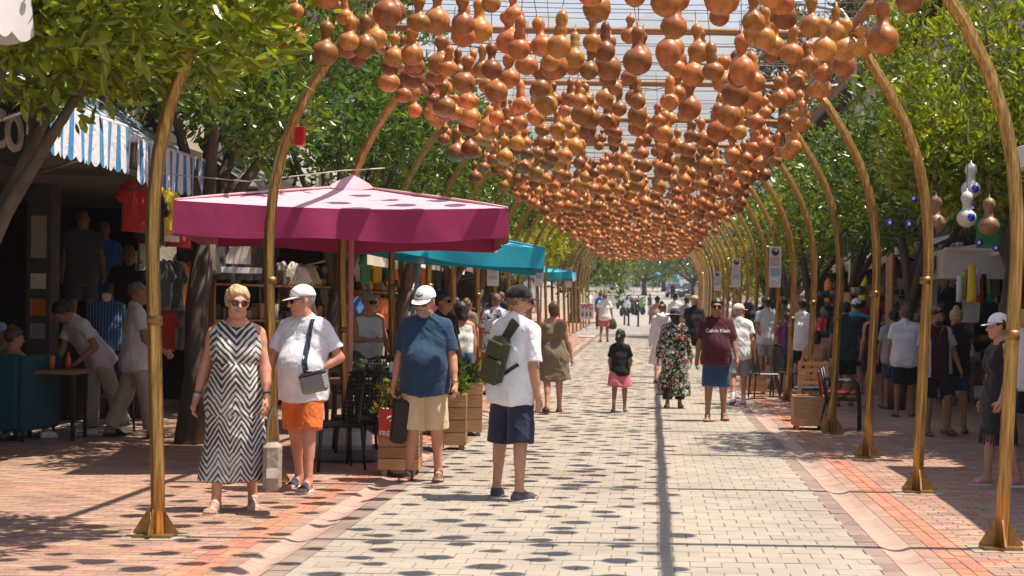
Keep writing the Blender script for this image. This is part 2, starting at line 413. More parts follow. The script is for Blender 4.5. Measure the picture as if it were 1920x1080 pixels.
for k in range(len(ARCH_Y)-1):
    for r in range(11):
        y = ARCH_Y[k]+3.25*(r+.5)/11
        nrow = 7+(r % 2)
        for i in range(nrow+(1 if random.random() < .35 else 0)):
            x = AC-2.1+4.2*(i+.5*(1-r % 2)+.1+random.uniform(-.16,.16))/7.2
            if x > AC+2.15: continue
            gl.append((x, y+random.uniform(-.05,.05), k))
inds = [g for g in gl if g[1] > 10.9]
inds = sorted(inds, key=lambda g: g[1])[:300]; iset = set(inds)
SV, SF = [], []; base = 0
for g in gl:
    v = random.choices(range(8), [5,4,3,3,3,4,3,1])[0]
    hi, lv, lf, top, R = GV[v]
    scl = random.uniform(.70,1.06)
    drop = random.choice([.0,.0,.03,.07,.14,.22,.30])
    z = gz(g[1])+4.04-drop-top*scl
    tx, ty = random.gauss(0,.09), random.gauss(0,.09)
    if g in iset:
        o = ob('gourd', hi, None, (g[0], g[1], z), (tx, ty, random.uniform(0,6.28))); o.scale = (scl*random.uniform(.93,1.07), scl*random.uniform(.93,1.07), scl*random.uniform(.92,1.1))
        tag(o, shape_lab[v]+' hanging from wires over the street', 'gourd', 'gourds hung over the street: '+shape_lab[v])
        if drop > .01:
            m = MB(); m.tube([(0,0,top-.004),(0,0,top+drop/scl)], .0035, n=4, cap=False); m.obj('string', M_wire, o)
    else:
        a = random.uniform(0,6.28); R3 = Euler((tx,ty,a)).to_matrix()
        SV.append((lv*scl) @ np.array(R3).T+np.array([g[0], g[1], z])); SF += [tuple(i+base for i in q) for q in lf]; base += len(lv)
me = bpy.data.meshes.new('hanging_gourds'); me.from_pydata(np.concatenate(SV).tolist(), [], SF); me.materials.append(M_gourd)
me.polygons.foreach_set('use_smooth', [True]*len(SF)); me.update()
tag(stuff(ob('hanging_gourds', me)), 'dense far mass of small brown gourds receding over the street', 'gourds')
# ------------------------------------------------------------------ trees
def leaf_mat(name, col, tr=.3):
    m = mat(name, col, .24, var=.3, vscale=2.2, objrand=.55, island=True, hue=.028, spec=.5)
    nt = m.node_tree; N = nt.nodes; L = nt.links; b = N['Principled BSDF']; out = N['Material Output']
    src = b.inputs['Base Color'].links[0].from_socket
    t = N.new('ShaderNodeBsdfTranslucent'); h = N.new('ShaderNodeHueSaturation'); h.inputs['Hue'].default_value = .475; h.inputs['Value'].default_value = 1.5
    h.inputs['Saturation'].default_value = 1.1
    L.new(src, h.inputs['Color']); L.new(h.outputs[0], t.inputs['Color'])
    mx = N.new('ShaderNodeMixShader'); mx.inputs[0].default_value = tr
    L.new(b.outputs[0], mx.inputs[1]); L.new(t.outputs[0], mx.inputs[2]); L.new(mx.outputs[0], out.inputs['Surface'])
    return m
M_leaf = leaf_mat('citrus_leaf', (.20,.255,.024), .3)
M_leaf2 = leaf_mat('dark_leaf', (.095,.16,.018), .24)
M_leaf3 = leaf_mat('young_leaf', (.24,.27,.025), .4)
M_leaf4 = leaf_mat('grey_leaf', (.075,.10,.045), .25)
M_needle = leaf_mat('pine_needle', (.13,.14,.045), .2)
M_bark = mat('bark', (.095,.07,.052), .95, var=.45, vscale=9, stretch=(1,1,.35), bump=.9, bscale=16)
M_fruit = mat('green_fruit', (.10,.16,.03), .4, var=.2)
def leaf_cloud(centres, per, size, spread, up=.35, droop=.0, out=None, mid=None, aspect=.42):
    """rosettes of pointed leaves round the centres -> verts, quads"""
    n = len(centres)*per
    C = np.repeat(centres, per, 0)
    d = RS.normal(0,1,(n,3)); d /= np.linalg.norm(d,axis=1)[:,None]
    if mid is not None:
        o = C-mid; o /= np.linalg.norm(o,axis=1)[:,None]+1e-6; d = d+o*.55
    d[:,2] += up; d /= np.linalg.norm(d,axis=1)[:,None]
    d[:,2] -= droop
    P = C+d*RS.uniform(.0,spread,(n,1))+RS.normal(0,spread*.28,(n,3))
    L_ = size*RS.uniform(.65,1.25,(n,1))
    w = np.cross(d, RS.normal(0,1,(n,3))); w /= np.linalg.norm(w,axis=1)[:,None]+1e-6
    nn = np.cross(d, w)
    fold = L_*.09
    base = P; tip = P+d*L_+nn*L_*.10
    l = P+d*L_*.48+w*L_*aspect*.5+nn*fold; r = P+d*L_*.48-w*L_*aspect*.5+nn*fold
    if size < .2:
        W = w*L_*aspect*.5; D = d*L_
        r1 = P+D*.27+W*.78+nn*fold*.8; r2 = P+D*.66+W*.82+nn*(fold*.8+L_*.03); l1 = P+D*.27-W*.78+nn*fold*.8; l2 = P+D*.66-W*.82+nn*(fold*.8+L_*.03); mid_ = P+D*.5-nn*fold*.35
        return np.stack([base, r1, r2, tip, tip, l2, l1, base], 1).reshape(-1,3)
    V = np.stack([base, r, tip, l], 1).reshape(-1,3)
    return V
def crown_centres(c, rx, ry, rz, n, lump=.22, inner=.3):
    ks = RS.normal(0,2.6,(7,3)); ph = RS.uniform(0,6.28,7)
    d = RS.normal(0,1,(n,3)); d /= np.linalg.norm(d,axis=1)[:,None]
    f = np.sin(d @ ks.T+ph).sum(1)/7*2.2
    R = (1+lump*f)
    t = np.where(RS.uniform(0,1,n) < inner, RS.uniform(.25,.8,n), RS.uniform(.8,1.03,n))
    P = d*(R*t)[:,None]*np.array([rx,ry,rz])
    P[:,2] = np.where(P[:,2] < 0, P[:,2]*.8, P[:,2])
    return P+np.array(c)
def tree(name, label, base, cc, r, nclus, per, size, m, trunk_r=.11, fork=1.3, group=None, spread=.13, fruit=0, lump=.30, limbs=6, inner=.3, extra=None):
    bx, by = base; bz = gz(by)-.05
    t = thing(name, label, 'tree', (bx, by, bz), 0, group)
    o = np.array([bx, by, bz]); c = np.array(cc)-o
    mb = MB()
    top = Vector((c[0]*.35+.0, c[1]*.35, fork))
    pts = [Vector((0,0,0)), Vector((top.x*.15+.03, top.y*.2, fork*.35)), Vector((top.x*.5-.03, top.y*.6, fork*.7)), top]
    mb.tube(pts, [trunk_r*1.45, trunk_r*1.05, trunk_r*.95, trunk_r], n=10, lobes=3, lob=.1)
    for i in range(limbs):
        a = 6.28*i/limbs+random.uniform(-.3,.3); q = random.uniform(.5,.8)
        e = Vector((c[0]+r[0]*q*math.cos(a), c[1]+r[1]*q*math.sin(a), c[2]+r[2]*random.uniform(-.35,.5)))
        mid = top.lerp(e, .5)+Vector((0,0,random.uniform(-.1,.12)))
        mb.tube([top-Vector((0,0,.08)), top.lerp(mid,.5)+Vector((0,0,.05)), mid, e], [trunk_r*.75, trunk_r*.55, trunk_r*.38, trunk_r*.12], n=7)
    mb.obj('trunk', M_bark, t)
    P = crown_centres(c, *r, nclus, lump, inner)
    if extra is not None: P = np.concatenate([P]+[crown_centres(np.array(e[0])-o, *e[1], e[2], lump, inner) for e in extra])
    V = leaf_cloud(P, per, size, spread, mid=c-np.array([0,0,r[2]*.5]))
    Q = np.arange(len(V)).reshape(-1,4)
    ob('crown', mesh_np('crown', V, Q, m, False), t)
    if fruit:
        fb = MB()
        idx = RS.choice(len(P), fruit, replace=False)
        for i in idx:
            p = P[i]+RS.normal(0,.05,3)-np.array([0,0,.05]); R = random.uniform(.024,.034)
            fb.lathe([(0,-R),(R*.7,-R*.7),(R,0),(R*.7,R*.7),(0,R)], n=8, c=p)
        stuff(fb.obj('fruit', M_fruit, t, fix=False))
    return t
tree('orange_tree', 'nearest orange tree with green fruit over the striped awning', (-5.35,11.6), (-4.3,10.15,3.82), (1.5,1.45,1.1), 1300, 14, .135, M_leaf, .10, 1.6,
     'orange trees along the shop fronts', fruit=90, extra=[((-5.5,11.2,3.75),(.8,1.0,.6),200)])
tree('orange_tree', 'knotty grey orange tree beside the purple umbrella', (-5.2,17.5), (-5.0,18.2,4.7), (1.65,1.9,1.55), 950, 13, .13, M_leaf2, .13, 2.35, 'orange trees along the shop fronts', extra=[((-3.95,15.4,3.5),(.55,.6,.45),120), ((-4.6,16.6,4.2),(.8,1.0,.7),160)])
for k, (x, y, lab) in enumerate(((-4.9,23.6,'dark trunked orange tree rising behind the blue umbrella'), (-4.75,29.0,'orange tree leaning beside the wooden menu stand'), (-4.7,34.8,'orange tree between the beige awnings and the arches'),
                                 (-4.7,41.0,'orange tree by the white stall awnings'))):
    tree('orange_tree', lab, (x,y), (x+.35,y,4.3+gz(y)+.3*(k < 1)), (1.55+.1*(k < 2),2.2,1.45), 720, 12, .14, M_leaf2, .12, 1.9, 'orange trees along the shop fronts', limbs=5)
for k, (x, y, lab) in enumerate(((-5.0,47,'yellow green young tree past the white awnings'), (-5.2,53,'second yellow green young tree before the toilet sign'), (-5.6,60,'broad green tree past the toilet sign'))):
    tree('young_tree', lab, (x,y), (x+.4,y,3.6+gz(y)), (1.7,2.2,1.5), 420, 12, .17, M_leaf3, .1, 1.6, 'trees along the shop fronts', limbs=5)
tree('citrus_tree', 'dense citrus tree with leaning trunk by the hanging evil eye gourds', (4.30,18.9), (4.75,19.1,4.35), (2.15,2.2,1.6), 1250, 13, .13, M_leaf, .125, 2.2, 'trees along the right hand shops', fruit=60,
     extra=[((3.6,18.2,3.3),(.9,.8,.65),230), ((4.9,18.8,3.3),(1.7,1.3,.6),330)])
for k, (x, y, lab) in enumerate(((4.0,25.2,'shady citrus tree behind the bag stall'), (3.7,31.0,'citrus tree by the tall notice panel post'), (3.6,37.5,'citrus tree past the second notice panel'), (3.6,44,'citrus tree behind the crowd of shoppers'))):
    tree('citrus_tree', lab, (x,y), (x+.6,y,3.75+gz(y)+.25*(k == 0)), (1.65,2.3,1.5), 820, 12, .14, (M_leaf2, M_leaf2, M_leaf, M_leaf2)[k], .11, 1.8, 'trees along the right hand shops', limbs=5)
for k, (x, y, lab) in enumerate(((3.9,51,'yellowish young tree near the far arches on the shop side'), (4.2,58,'small round tree beside the last arches'))):
    tree('young_tree', lab, (x,y), (x+.3,y,3.5+gz(y)), (1.5,2.2,1.5), 420, 12, .17, M_leaf3, .1, 1.5, 'trees along the right hand shops', limbs=5)
# trees beyond the arches
for k, (x, y, cz, rr, mm, lab) in enumerate(((-4.4,88,4.0,(3.2,3,2.4),M_leaf2,'spreading street tree behind the parked motorcycles'), (-9,96,5.0,(4,3.5,3),M_leaf2,'tall leafy tree left of the far road'),
        (-6.5,150,6.5,(6,4,4),M_leaf2,'large dark tree closing the far road'), (6.5,118,3.0,(2.6,3,2.2),M_leaf3,'round bushy tree beside the parked dark car'), (10,108,4.5,(4,4,3.4),M_leaf2,'dense tree behind the roadside wall'),
        (4.5,170,5.5,(6,4,4),M_leaf4,'greyish tree at the end of the far road'), (-1,185,4.0,(6,4,3.2),M_leaf2,'low green tree at the road end'), (14,160,7,(6,5,5),M_leaf2,'tall tree above the far wall'), (-14,140,7,(6,5,5),M_leaf2,'wide tree behind the far signs'), (-4,200,3.2,(4,3,2.4),M_leaf,'low leafy tree before the pale apartment block'), (1.5,208,3.4,(3.5,3,2.6),M_leaf2,'dark low tree at the road bend'), (7.5,190,4,(4,3,3),M_leaf,'leafy tree behind the parked cars'), (-7.5,172,5,(4.5,3,3.4),M_leaf,'bright leafy tree left of the stop sign'), (10,205,6,(5,4,4.5),M_leaf2,'tall dark tree at the far right bend'))):
    tree('roadside_tree', lab, (x,y), (x,y,cz+gz(y)), rr, 420, 11, .36, mm, .28, 1.8, 'trees beyond the arches', spread=.4, limbs=5)
# tall sparse conifers over the right hand roofs
for k, (x, y, h, lab) in enumerate(((5.0,62,13.2,'tall sparse pine over the far roofs'), (8.6,66,15,'taller pine behind the lamp post'), (12.5,72,14,'feathery pine behind the tiled eave'))):
    bz = gz(y); t = thing('pine_tree', lab, 'tree', (x,y,bz), 0, 'pines over the roofs')
    m = MB(); m.tube([(0,0,0),(.1,0,h*.5),(0,0,h)], [.25,.18,.04], n=8)
    C = []
    for i in range(46):
        zz = h*random.uniform(.42,1); a = random.uniform(0,6.28); ln = (1.05-zz/h)*4.6+.6
        e = Vector((ln*math.cos(a), ln*math.sin(a), zz+.3)); m.tube([(0,0,zz-.3), e*.5+Vector((0,0,zz*.5-.1)), e], [.06,.04,.01], n=5)
        for q in np.linspace(.35,1,6): C.append((e.x*q, e.y*q, zz+.1*q+random.uniform(-.1,.2)))
    m.obj('trunk', M_bark, t)
    V = leaf_cloud(np.array(C), 20, .34, .42, up=.2, droop=.15, aspect=.28)
    ob('crown', mesh_np('crown', V, np.arange(len(V)).reshape(-1,4), M_needle, False), t)
# ------------------------------------------------------------------ mountain
mt = []
NXm, NYm = 90, 16
def hm(x, v):
    h = 560+150*math.sin(x*.0011+1)+90*math.sin(x*.0031+2)+35*math.sin(x*.011)+18*math.sin(x*.023+1)
    h *= .55+.45*math.exp(-((x+250)/1700)**2)
    return h*(v**1.15)+(18*math.sin(x*.03+v*9)+14*math.sin(x*.013-v*14))*v*(1-v)*4
Vm = [(-4200+8400*i/NXm, 2500+1500*(j/NYm)+60*math.sin(i*.7), gz(260)-1+hm(-4200+8400*i/NXm, j/NYm)) for j in range(NYm+1) for i in range(NXm+1)]
Fm = [(j*(NXm+1)+i, j*(NXm+1)+i+1, (j+1)*(NXm+1)+i+1, (j+1)*(NXm+1)+i) for j in range(NYm) for i in range(NXm)]
me = bpy.data.meshes.new('mountain'); me.from_pydata(Vm, [], Fm); me.materials.append(mat('mountain_scrub', (.115,.125,.085), .95, var=.45, vscale=.006)); me.polygons.foreach_set('use_smooth', [True]*len(Fm))
struct(ob('mountain', me))
# ------------------------------------------------------------------ signed distance bodies -> one continuous mesh (surface nets)
def nrm(v): v = np.asarray(v, float); return v/(np.linalg.norm(v)+1e-9)
def rc(a, b, r1, r2=None, cuts=()): return ('c', np.array(a, float), np.array(b, float), float(r1), float(r1 if r2 is None else r2), list(cuts))
def el(c, r, R=None, cuts=()): return ('e', np.array(c, float), np.array(r, float), R, None, list(cuts))
def prim_bbox(p, m):
    if p[0] == 'c':
        r = max(p[3], p[4])+m; return np.minimum(p[1], p[2])-r, np.maximum(p[1], p[2])+r
    r = p[2].max()+m; return p[1]-r, p[1]+r
def prim_eval(p, X, Y, Z):
    if p[0] == 'c':
        a, b, r1, r2 = p[1], p[2], p[3], p[4]; ab = b-a; L2 = ab @ ab+1e-12
        dx, dy, dz = X-a[0], Y-a[1], Z-a[2]
        t = np.clip((dx*ab[0]+dy*ab[1]+dz*ab[2])/L2, 0, 1)
        d = np.sqrt((dx-t*ab[0])**2+(dy-t*ab[1])**2+(dz-t*ab[2])**2)-(r1+t*(r2-r1))
    else:
        dx, dy, dz = X-p[1][0], Y-p[1][1], Z-p[1][2]
        if p[3] is not None:
            R = p[3]; dx, dy, dz = (R[0][0]*dx+R[1][0]*dy+R[2][0]*dz, R[0][1]*dx+R[1][1]*dy+R[2][1]*dz, R[0][2]*dx+R[1][2]*dy+R[2][2]*dz)
        r = p[2]; k0 = np.sqrt((dx/r[0])**2+(dy/r[1])**2+(dz/r[2])**2)
        k1 = np.sqrt((dx/r[0]**2)**2+(dy/r[1]**2)**2+(dz/r[2]**2)**2)+1e-9
        d = k0*(k0-1)/k1
    for pt, n in p[5]: d = np.maximum(d, (X-pt[0])*n[0]+(Y-pt[1])*n[1]+(Z-pt[2])*n[2])
    return d
def sdf_mesh(name, groups, h, m, noise=None, cuts=(), bevel=0.0):
    """groups: list of (prims, k); all are joined with smooth minimum k; returns a mesh"""
    lo = np.min([prim_bbox(p, .03)[0] for ps, k in groups for p in ps], 0); hi = np.max([prim_bbox(p, .03)[1] for ps, k in groups for p in ps], 0)
    lo = lo-2*h; n = np.ceil((hi-lo)/h).astype(int)+3
    F = np.full(n, 1.0, np.float32)
    ax = [lo[i]+h*np.arange(n[i]) for i in range(3)]
    for ps, k in groups:
        for p in ps:
            a, b = prim_bbox(p, k+2.5*h)
            i0 = np.clip(np.floor((a-lo)/h).astype(int), 0, n-1); i1 = np.clip(np.ceil((b-lo)/h).astype(int)+1, 1, n)
            sl = tuple(slice(i0[i], i1[i]) for i in range(3))
            X = ax[0][sl[0]][:,None,None]; Y = ax[1][sl[1]][None,:,None]; Z = ax[2][sl[2]][None,None,:]
            d = prim_eval(p, X, Y, Z); f = F[sl]
            if k > 0:
                q = np.maximum(k-np.abs(f-d), 0)/k; F[sl] = np.minimum(f, d)-q*q*k*.25
            else: F[sl] = np.minimum(f, d)
    if noise is not None or cuts:
        X = ax[0][:,None,None]; Y = ax[1][None,:,None]; Z = ax[2][None,None,:]
        if noise is not None: F = F+noise(X, Y, Z)
        for pt, nn in cuts: F = np.maximum(F, (X-pt[0])*nn[0]+(Y-pt[1])*nn[1]+(Z-pt[2])*nn[2])
    F = F.astype(np.float32); S = F < 0
    S[0] = S[-1] = False; S[:,0] = S[:,-1] = False; S[:,:,0] = S[:,:,-1] = False
    cnt = np.zeros(np.array(F.shape)-1, np.int8)
    offs = [(i,j,k) for i in (0,1) for j in (0,1) for k in (0,1)]
    for i, j, k in offs: cnt += S[i:i+cnt.shape[0], j:j+cnt.shape[1], k:k+cnt.shape[2]]
    act = np.argwhere((cnt > 0) & (cnt < 8))
    vals = np.stack([F[act[:,0]+i, act[:,1]+j, act[:,2]+k] for i,j,k in offs], 1)
    O = np.array(offs, float)
    acc = np.zeros((len(act),3)); num = np.zeros(len(act))
    for e0 in range(8):
        for b in (1,2,4):
            if e0 & b: continue
            e1 = e0 | b; A, B = vals[:,e0], vals[:,e1]; c = (A < 0) != (B < 0)
            t = np.where(c, A/(A-B+1e-12), 0); p = O[e0]+t[:,None]*(O[e1]-O[e0])
            acc += np.where(c[:,None], p, 0); num += c
    V = lo+h*(act+acc/np.maximum(num,1)[:,None])
    ids = np.full(cnt.shape, -1, np.int64); ids[act[:,0],act[:,1],act[:,2]] = np.arange(len(act))
    Q = []
    for axis in range(3):
        sl0 = [slice(None)]*3; sl1 = [slice(None)]*3; sl0[axis] = slice(0,-1); sl1[axis] = slice(1,None)
        A, B = S[tuple(sl0)], S[tuple(sl1)]
        E = np.argwhere(A != B); u, w = [(1,2),(2,0),(0,1)][axis]
        def cell(du, dw):
            c = E.copy(); c[:,u] -= du; c[:,w] -= dw; return ids[c[:,0],c[:,1],c[:,2]]
        q = np.stack([cell(0,0), cell(1,0), cell(1,1), cell(0,1)], 1)
        fl = A[E[:,0],E[:,1],E[:,2]]
        q[~fl] = q[~fl][:,::-1]
        Q.append(q)
    Q = np.concatenate(Q); Q = Q[(Q >= 0).all(1)]
    return mesh_np(name, V, Q, m, True)
def skin(name, col): return mat(name, col, .5, var=.10, vscale=14, bump=.05, bscale=90, spec=.4)
SK_T = skin('skin_tan', (.50,.245,.15)); SK_L = skin('skin_light', (.60,.335,.235)); SK_B = skin('skin_brown', (.34,.165,.095)); SK_D = skin('skin_deep', (.20,.10,.06)); SK_R = skin('skin_ruddy', (.56,.255,.165))
H_GREY = mat('grey_hair', (.33,.30,.27), .7, var=.35, vscale=40, stretch=(1,1,.3)); H_BLOND = mat('blond_hair', (.50,.36,.19), .6, var=.4, vscale=45, stretch=(1,1,.3), bump=.6, bscale=70)
H_DARK = mat('dark_hair', (.022,.015,.012), .5, var=.4, vscale=40); H_BROWN = mat('brown_hair', (.10,.055,.03), .5, var=.4, vscale=40); H_STUB = mat('shaved_hair', (.17,.10,.07), .8, var=.25, vscale=60)
M_lens = mat('dark_lens', (.012,.011,.012), .08, var=0, coat=.5); M_lip = mat('lips', (.42,.13,.10), .5, var=.05)
WHITE = cloth('white_cotton', (.80,.79,.80)); BLACKC = cloth('black_cotton', (.014,.013,.016)); NAVY = cloth('navy_cotton', (.018,.026,.055))
def hexc(r, g, b):
    f = lambda c: (c/255/12.92) if c/255 <= .04045 else ((c/255+.055)/1.055)**2.4
    return (f(r), f(g), f(b))
def folds(amp, fx=26, fz=7, seed=0):
    def n(X, Y, Z):
        w = X*fx*.55+Y*fx*.5+2.4*np.sin(Z*fz*.8+seed*1.7)+Z*fx*.33*math.cos(seed)
        w2 = Z*fx*.9+1.8*np.sin(X*fx*.4+seed)+Y*fx*.35
        rid = (1-np.abs(np.sin(w)))**3*.9+(1-np.abs(np.sin(w2)))**3*.55*(np.sin(X*11+Y*7+Z*5+seed) > -.2)
        return -amp*1.5*rid+amp*.7*(np.sin(X*fx+3*np.sin(Z*fz+seed)+Y*fx*.6+seed)*.6+np.sin(Y*fx*.9-X*fx*.5+2.2*np.sin(Z*fz*1.6+seed*2))*.5+.5*np.sin(Z*fz*3.1+X*9+seed))
    return n
def tousle(amp, seed):
    r = np.random.RandomState(seed); K = r.normal(0,1,(9,3)); K = K/np.linalg.norm(K,axis=1)[:,None]*r.uniform(70,190,(9,1)); ph = r.uniform(0,6.28,9)
    def n(X, Y, Z):
        o = 0
        for k, p in zip(K, ph): o = o+np.sin(X*k[0]+Y*k[1]+Z*k[2]*.6+p)
        return amp*o/3
    return n
class Person:
    def __init__(s, label, loc, face=0, H=1.75, group=None, vox=.013, female=False, girth=1.0, belly=0.0, legs=((4,3,4),(-4,3,6)), arms=((5,9,12,.3),(5,9,12,.3)),
                 lean=0, twist=0, head=(0,0,0), skin=SK_T, sit=None, curl=1.0, name='person', cat='person', foot=(8,8), shoulder=1.0, hipz=None, bust=0.0, side=0, feet_pitch=(0,0), headscale=1.0):
        s.vox = vox; s.H = H; s.face = face; s.fem = female; s.skinm = skin; s.belly = belly; s.g = girth; S = H/1.75; s.S = S
        z0 = loc[2] if len(loc) > 2 else gz(loc[1])+.004
        s.root = thing(name, label, cat, (loc[0], loc[1], z0), rad(face), group)
        # ---- lower body
        hx = .088*S*(1.04 if female else 1); thL, shL = .415*S, .42*S
        s.P = {}; s.legs = []
        hip0 = .93*S
        ends = []
        for i, sd_ in enumerate((-1, 1)):
            fw, ot, kn = [rad(a) for a in legs[i]]
            td = nrm((sd_*math.sin(ot), -math.sin(fw)*math.cos(ot), -math.cos(fw)*math.cos(ot)))
            a2 = fw-kn; sdir = nrm((sd_*math.sin(ot)*.8, -math.sin(a2), -math.cos(a2)))
            ends.append((sd_, td, sdir))
        low = min((td*thL+sdir*shL)[2] for _, td, sdir in ends)
        hip0 = hipz if hipz is not None else -low+.075*S
        s.hip0 = hip0
        for i, (sd_, td, sdir) in enumerate(ends):
            h = np.array([sd_*hx, 0, hip0]); k = h+td*thL; a = k+sdir*shL; s.legs.append((h, k, a))
        # ---- upper body frame
        R = np.array((Matrix.Rotation(rad(twist),3,'Z') @ Matrix.Rotation(rad(side),3,'Y') @ Matrix.Rotation(rad(lean),3,'X')))
        pv = np.array([0,0,hip0+.02*S])
        s.U = lambda p: pv+R @ (np.array(p, float)*S-np.array([0,0,.95*S])); s.UR = R
        U = s.U; g = girth; bl = belly; f = female
        shx = (.165 if f else .183)*shoulder
        PL = s.P
        PL['pelvis'] = [rc(pv+R @ np.array([-.07*S*(1.1 if f else 1),.005*S,-.02*S]), pv+R @ np.array([.07*S*(1.1 if f else 1),.005*S,-.02*S]), .108*S*(.5+.5*g))]
        PL['butt'] = [rc(pv+np.array([sd_*.07*S,.04*S,-.05*S]), pv+np.array([sd_*.075*S,.035*S,-.07*S]), .09*S*(.6+.4*g)) for sd_ in (-1,1)]
        w = .062 if f else .075
        PL['torso'] = [rc(U((-w,-.01*bl,1.08)), U((w,-.01*bl,1.08)), .098*S*g), rc(U((-.078,-.005,1.27)), U((.078,-.005,1.27)), .103*S*(.4+.6*g)),
                       rc(U((-(shx-.06),.005,1.385)), U((shx-.06,.005,1.385)), .075*S*(.6+.4*g)), rc(U((-(shx-.035),.012,1.425)), U((shx-.035,.012,1.425)), .05*S),
                       rc(U((0,.02,1.50)), U((-.12,.012,1.44)), .048*S, .04*S), rc(U((0,.02,1.50)), U((.12,.012,1.44)), .048*S, .04*S)]
        if bl > 0: PL['torso'].append(el(U((0,-.05-.045*bl,1.09)), np.array([.135+.02*bl,.10+.05*bl,.15])*S*(.6+.4*g)))
        if bust > 0: PL['torso'] += [el(U((sd_*.072,-.085,1.265)), np.array([.06,.055,.062])*S*bust) for sd_ in (-1,1)]
        PL['neck'] = [rc(U((0,.02,1.44)), U((0,-.008,1.555)), .056*S*(.88 if f else 1.0)*(.7+.3*g), .052*S*(.88 if f else 1))]
        # ---- head
        hs = S*1.05*headscale if H > 1.4 else S*1.22*headscale
        HR = R @ np.array(Matrix.Rotation(rad(head[0]),3,'Z') @ Matrix.Rotation(rad(head[1]),3,'X') @ Matrix.Rotation(rad(head[2] if len(head) > 2 else 0),3,'Y'))
        hc = U((0,-.012,1.56))+HR @ (np.array([0,-.005,.085])*hs)
        s.hc, s.HR, s.hs = hc, HR, hs
        Hp = lambda p: hc+HR @ (np.array(p, float)*hs); s.Hp = Hp
        E = lambda c, r: el(Hp(c), np.array(r)*hs, HR)
        PL['head'] = [E((0,.018,.03), (.074,.094,.088)), E((0,-.022,-.03), (.060,.072,.082)), rc(Hp((0,-.062,-.088)), Hp((0,-.07,-.092)), .022*hs),
                      rc(Hp((-.03,-.035,-.075)), Hp((.03,-.035,-.075)), .032*hs)]
        PL['face'] = [rc(Hp((0,-.092,.012)), Hp((0,-.112,-.026)), .0085*hs, .0135*hs), rc(Hp((-.032,-.080,.026)), Hp((.032,-.080,.026)), .013*hs),
                      rc(Hp((-.014,-.092,-.052)), Hp((.014,-.092,-.052)), .0085*hs), E((-.038,-.062,-.018), (.026,.024,.024)), E((.038,-.062,-.018), (.026,.024,.024)),
                      E((-.077,.008,-.004), (.009,.020,.032)), E((.077,.008,-.004), (.009,.020,.032))]
        # ---- arms
        s.arms = []
        uaL, faL = .285*S, .25*S
        for i, sd_ in enumerate((-1, 1)):
            fw, ot, fl, inn = arms[i]; fw, ot, fl = rad(fw), rad(ot), rad(fl)
            ud = R @ nrm((sd_*math.sin(ot), -math.sin(fw)*math.cos(ot), -math.cos(fw)*math.cos(ot)))
            pr = R @ np.array([-sd_*inn, -1, .0]); pr = nrm(pr-ud*(pr @ ud))
            fd = nrm(math.cos(fl)*ud+math.sin(fl)*pr)
            sh = U((sd_*shx,.012,1.415)); e = sh+ud*uaL; wv = e+fd*faL
            s.arms.append((sh, e, wv, fd))
            ag = .75+.25*g
            PL['uarm%d' % i] = [rc(sh, e, .049*S*ag*(.92 if f else 1), .037*S*ag), rc(sh+ud*.01, sh+ud*.07*S, .053*S*ag*(.9 if f else 1), .047*S*ag)]
            PL['farm%d' % i] = [rc(e, wv, .037*S*ag, .025*S), rc(e+fd*.03*S, e+fd*.12*S, .038*S*ag, .033*S*ag)]
            # hand with five fingers
            b = np.array([0,-1,0.]) if abs(fd[1]) < .8 else np.array([0,0,1.]); b = R @ b; b = nrm(b-fd*(b @ fd)); n_ = np.cross(fd, b); 
            inw = R @ np.array([-sd_,0,0.])
            if n_ @ inw < 0: n_ = -n_
            hp = [rc(wv-fd*.01*S, wv+fd*.035*S, .026*S, .025*S), rc(wv+fd*.05*S+b*.018*S, wv+fd*.078*S+b*.022*S, .018*S), rc(wv+fd*.05*S-b*.014*S, wv+fd*.075*S-b*.024*S, .0165*S)]
            c1, c2 = rad(25*curl), rad(62*curl)
            for q, (o_, ln) in enumerate(((.030,.038),(.0105,.043),(-.009,.040),(-.028,.031))):
                k0 = wv+fd*.083*S+b*o_*S; d1 = math.cos(c1)*fd+math.sin(c1)*n_; d2 = math.cos(c2)*fd+math.sin(c2)*n_
                k1 = k0+d1*ln*S; k2 = k1+d2*ln*.85*S
                hp += [rc(k0-fd*.02*S, k1, .0092*S, .0085*S), rc(k1, k2, .0085*S, .007*S)]
            t0 = wv+fd*.028*S+b*.024*S; t1 = t0+nrm(b*.75+fd*.75+n_*.35)*.045*S; t2 = t1+nrm(fd*.95+b*.15+n_*.4)*.03*S
            hp += [rc(t0, t1, .0125*S, .0105*S), rc(t1, t2, .010*S, .0085*S)]
            PL['hand%d' % i] = hp
        s.handc = [s.arms[i][2]+s.arms[i][3]*.08*S for i in (0,1)]
        # ---- legs and feet
        s.feet = []
        for i, sd_ in enumerate((-1, 1)):
            h, k, a = s.legs[i]; lg = .7+.3*g; td, sdir = nrm(k-h), nrm(a-k)
            PL['thigh%d' % i] = [rc(h, k, .086*S*lg*(1.02 if f else 1), .054*S*(.85+.15*g))]
            back = np.array([0,1.,0]); back = nrm(back-sdir*(back @ sdir))
            PL['shin%d' % i] = [rc(k, a, .051*S*(.85+.15*g), .035*S), rc(k+sdir*.06*S+back*.014*S, k+sdir*.19*S+back*.014*S, .048*S*(.85+.15*g), .038*S)]
            ya = rad(foot[i]*sd_)
            p_ = rad(feet_pitch[i]); fdv = np.array([math.sin(ya)*math.cos(p_), -math.cos(ya)*math.cos(p_), -math.sin(p_)]); upv = np.array([math.sin(ya)*math.sin(p_), -math.cos(ya)*math.sin(p_), math.cos(p_)])
            sidev = np.cross(fdv, upv)
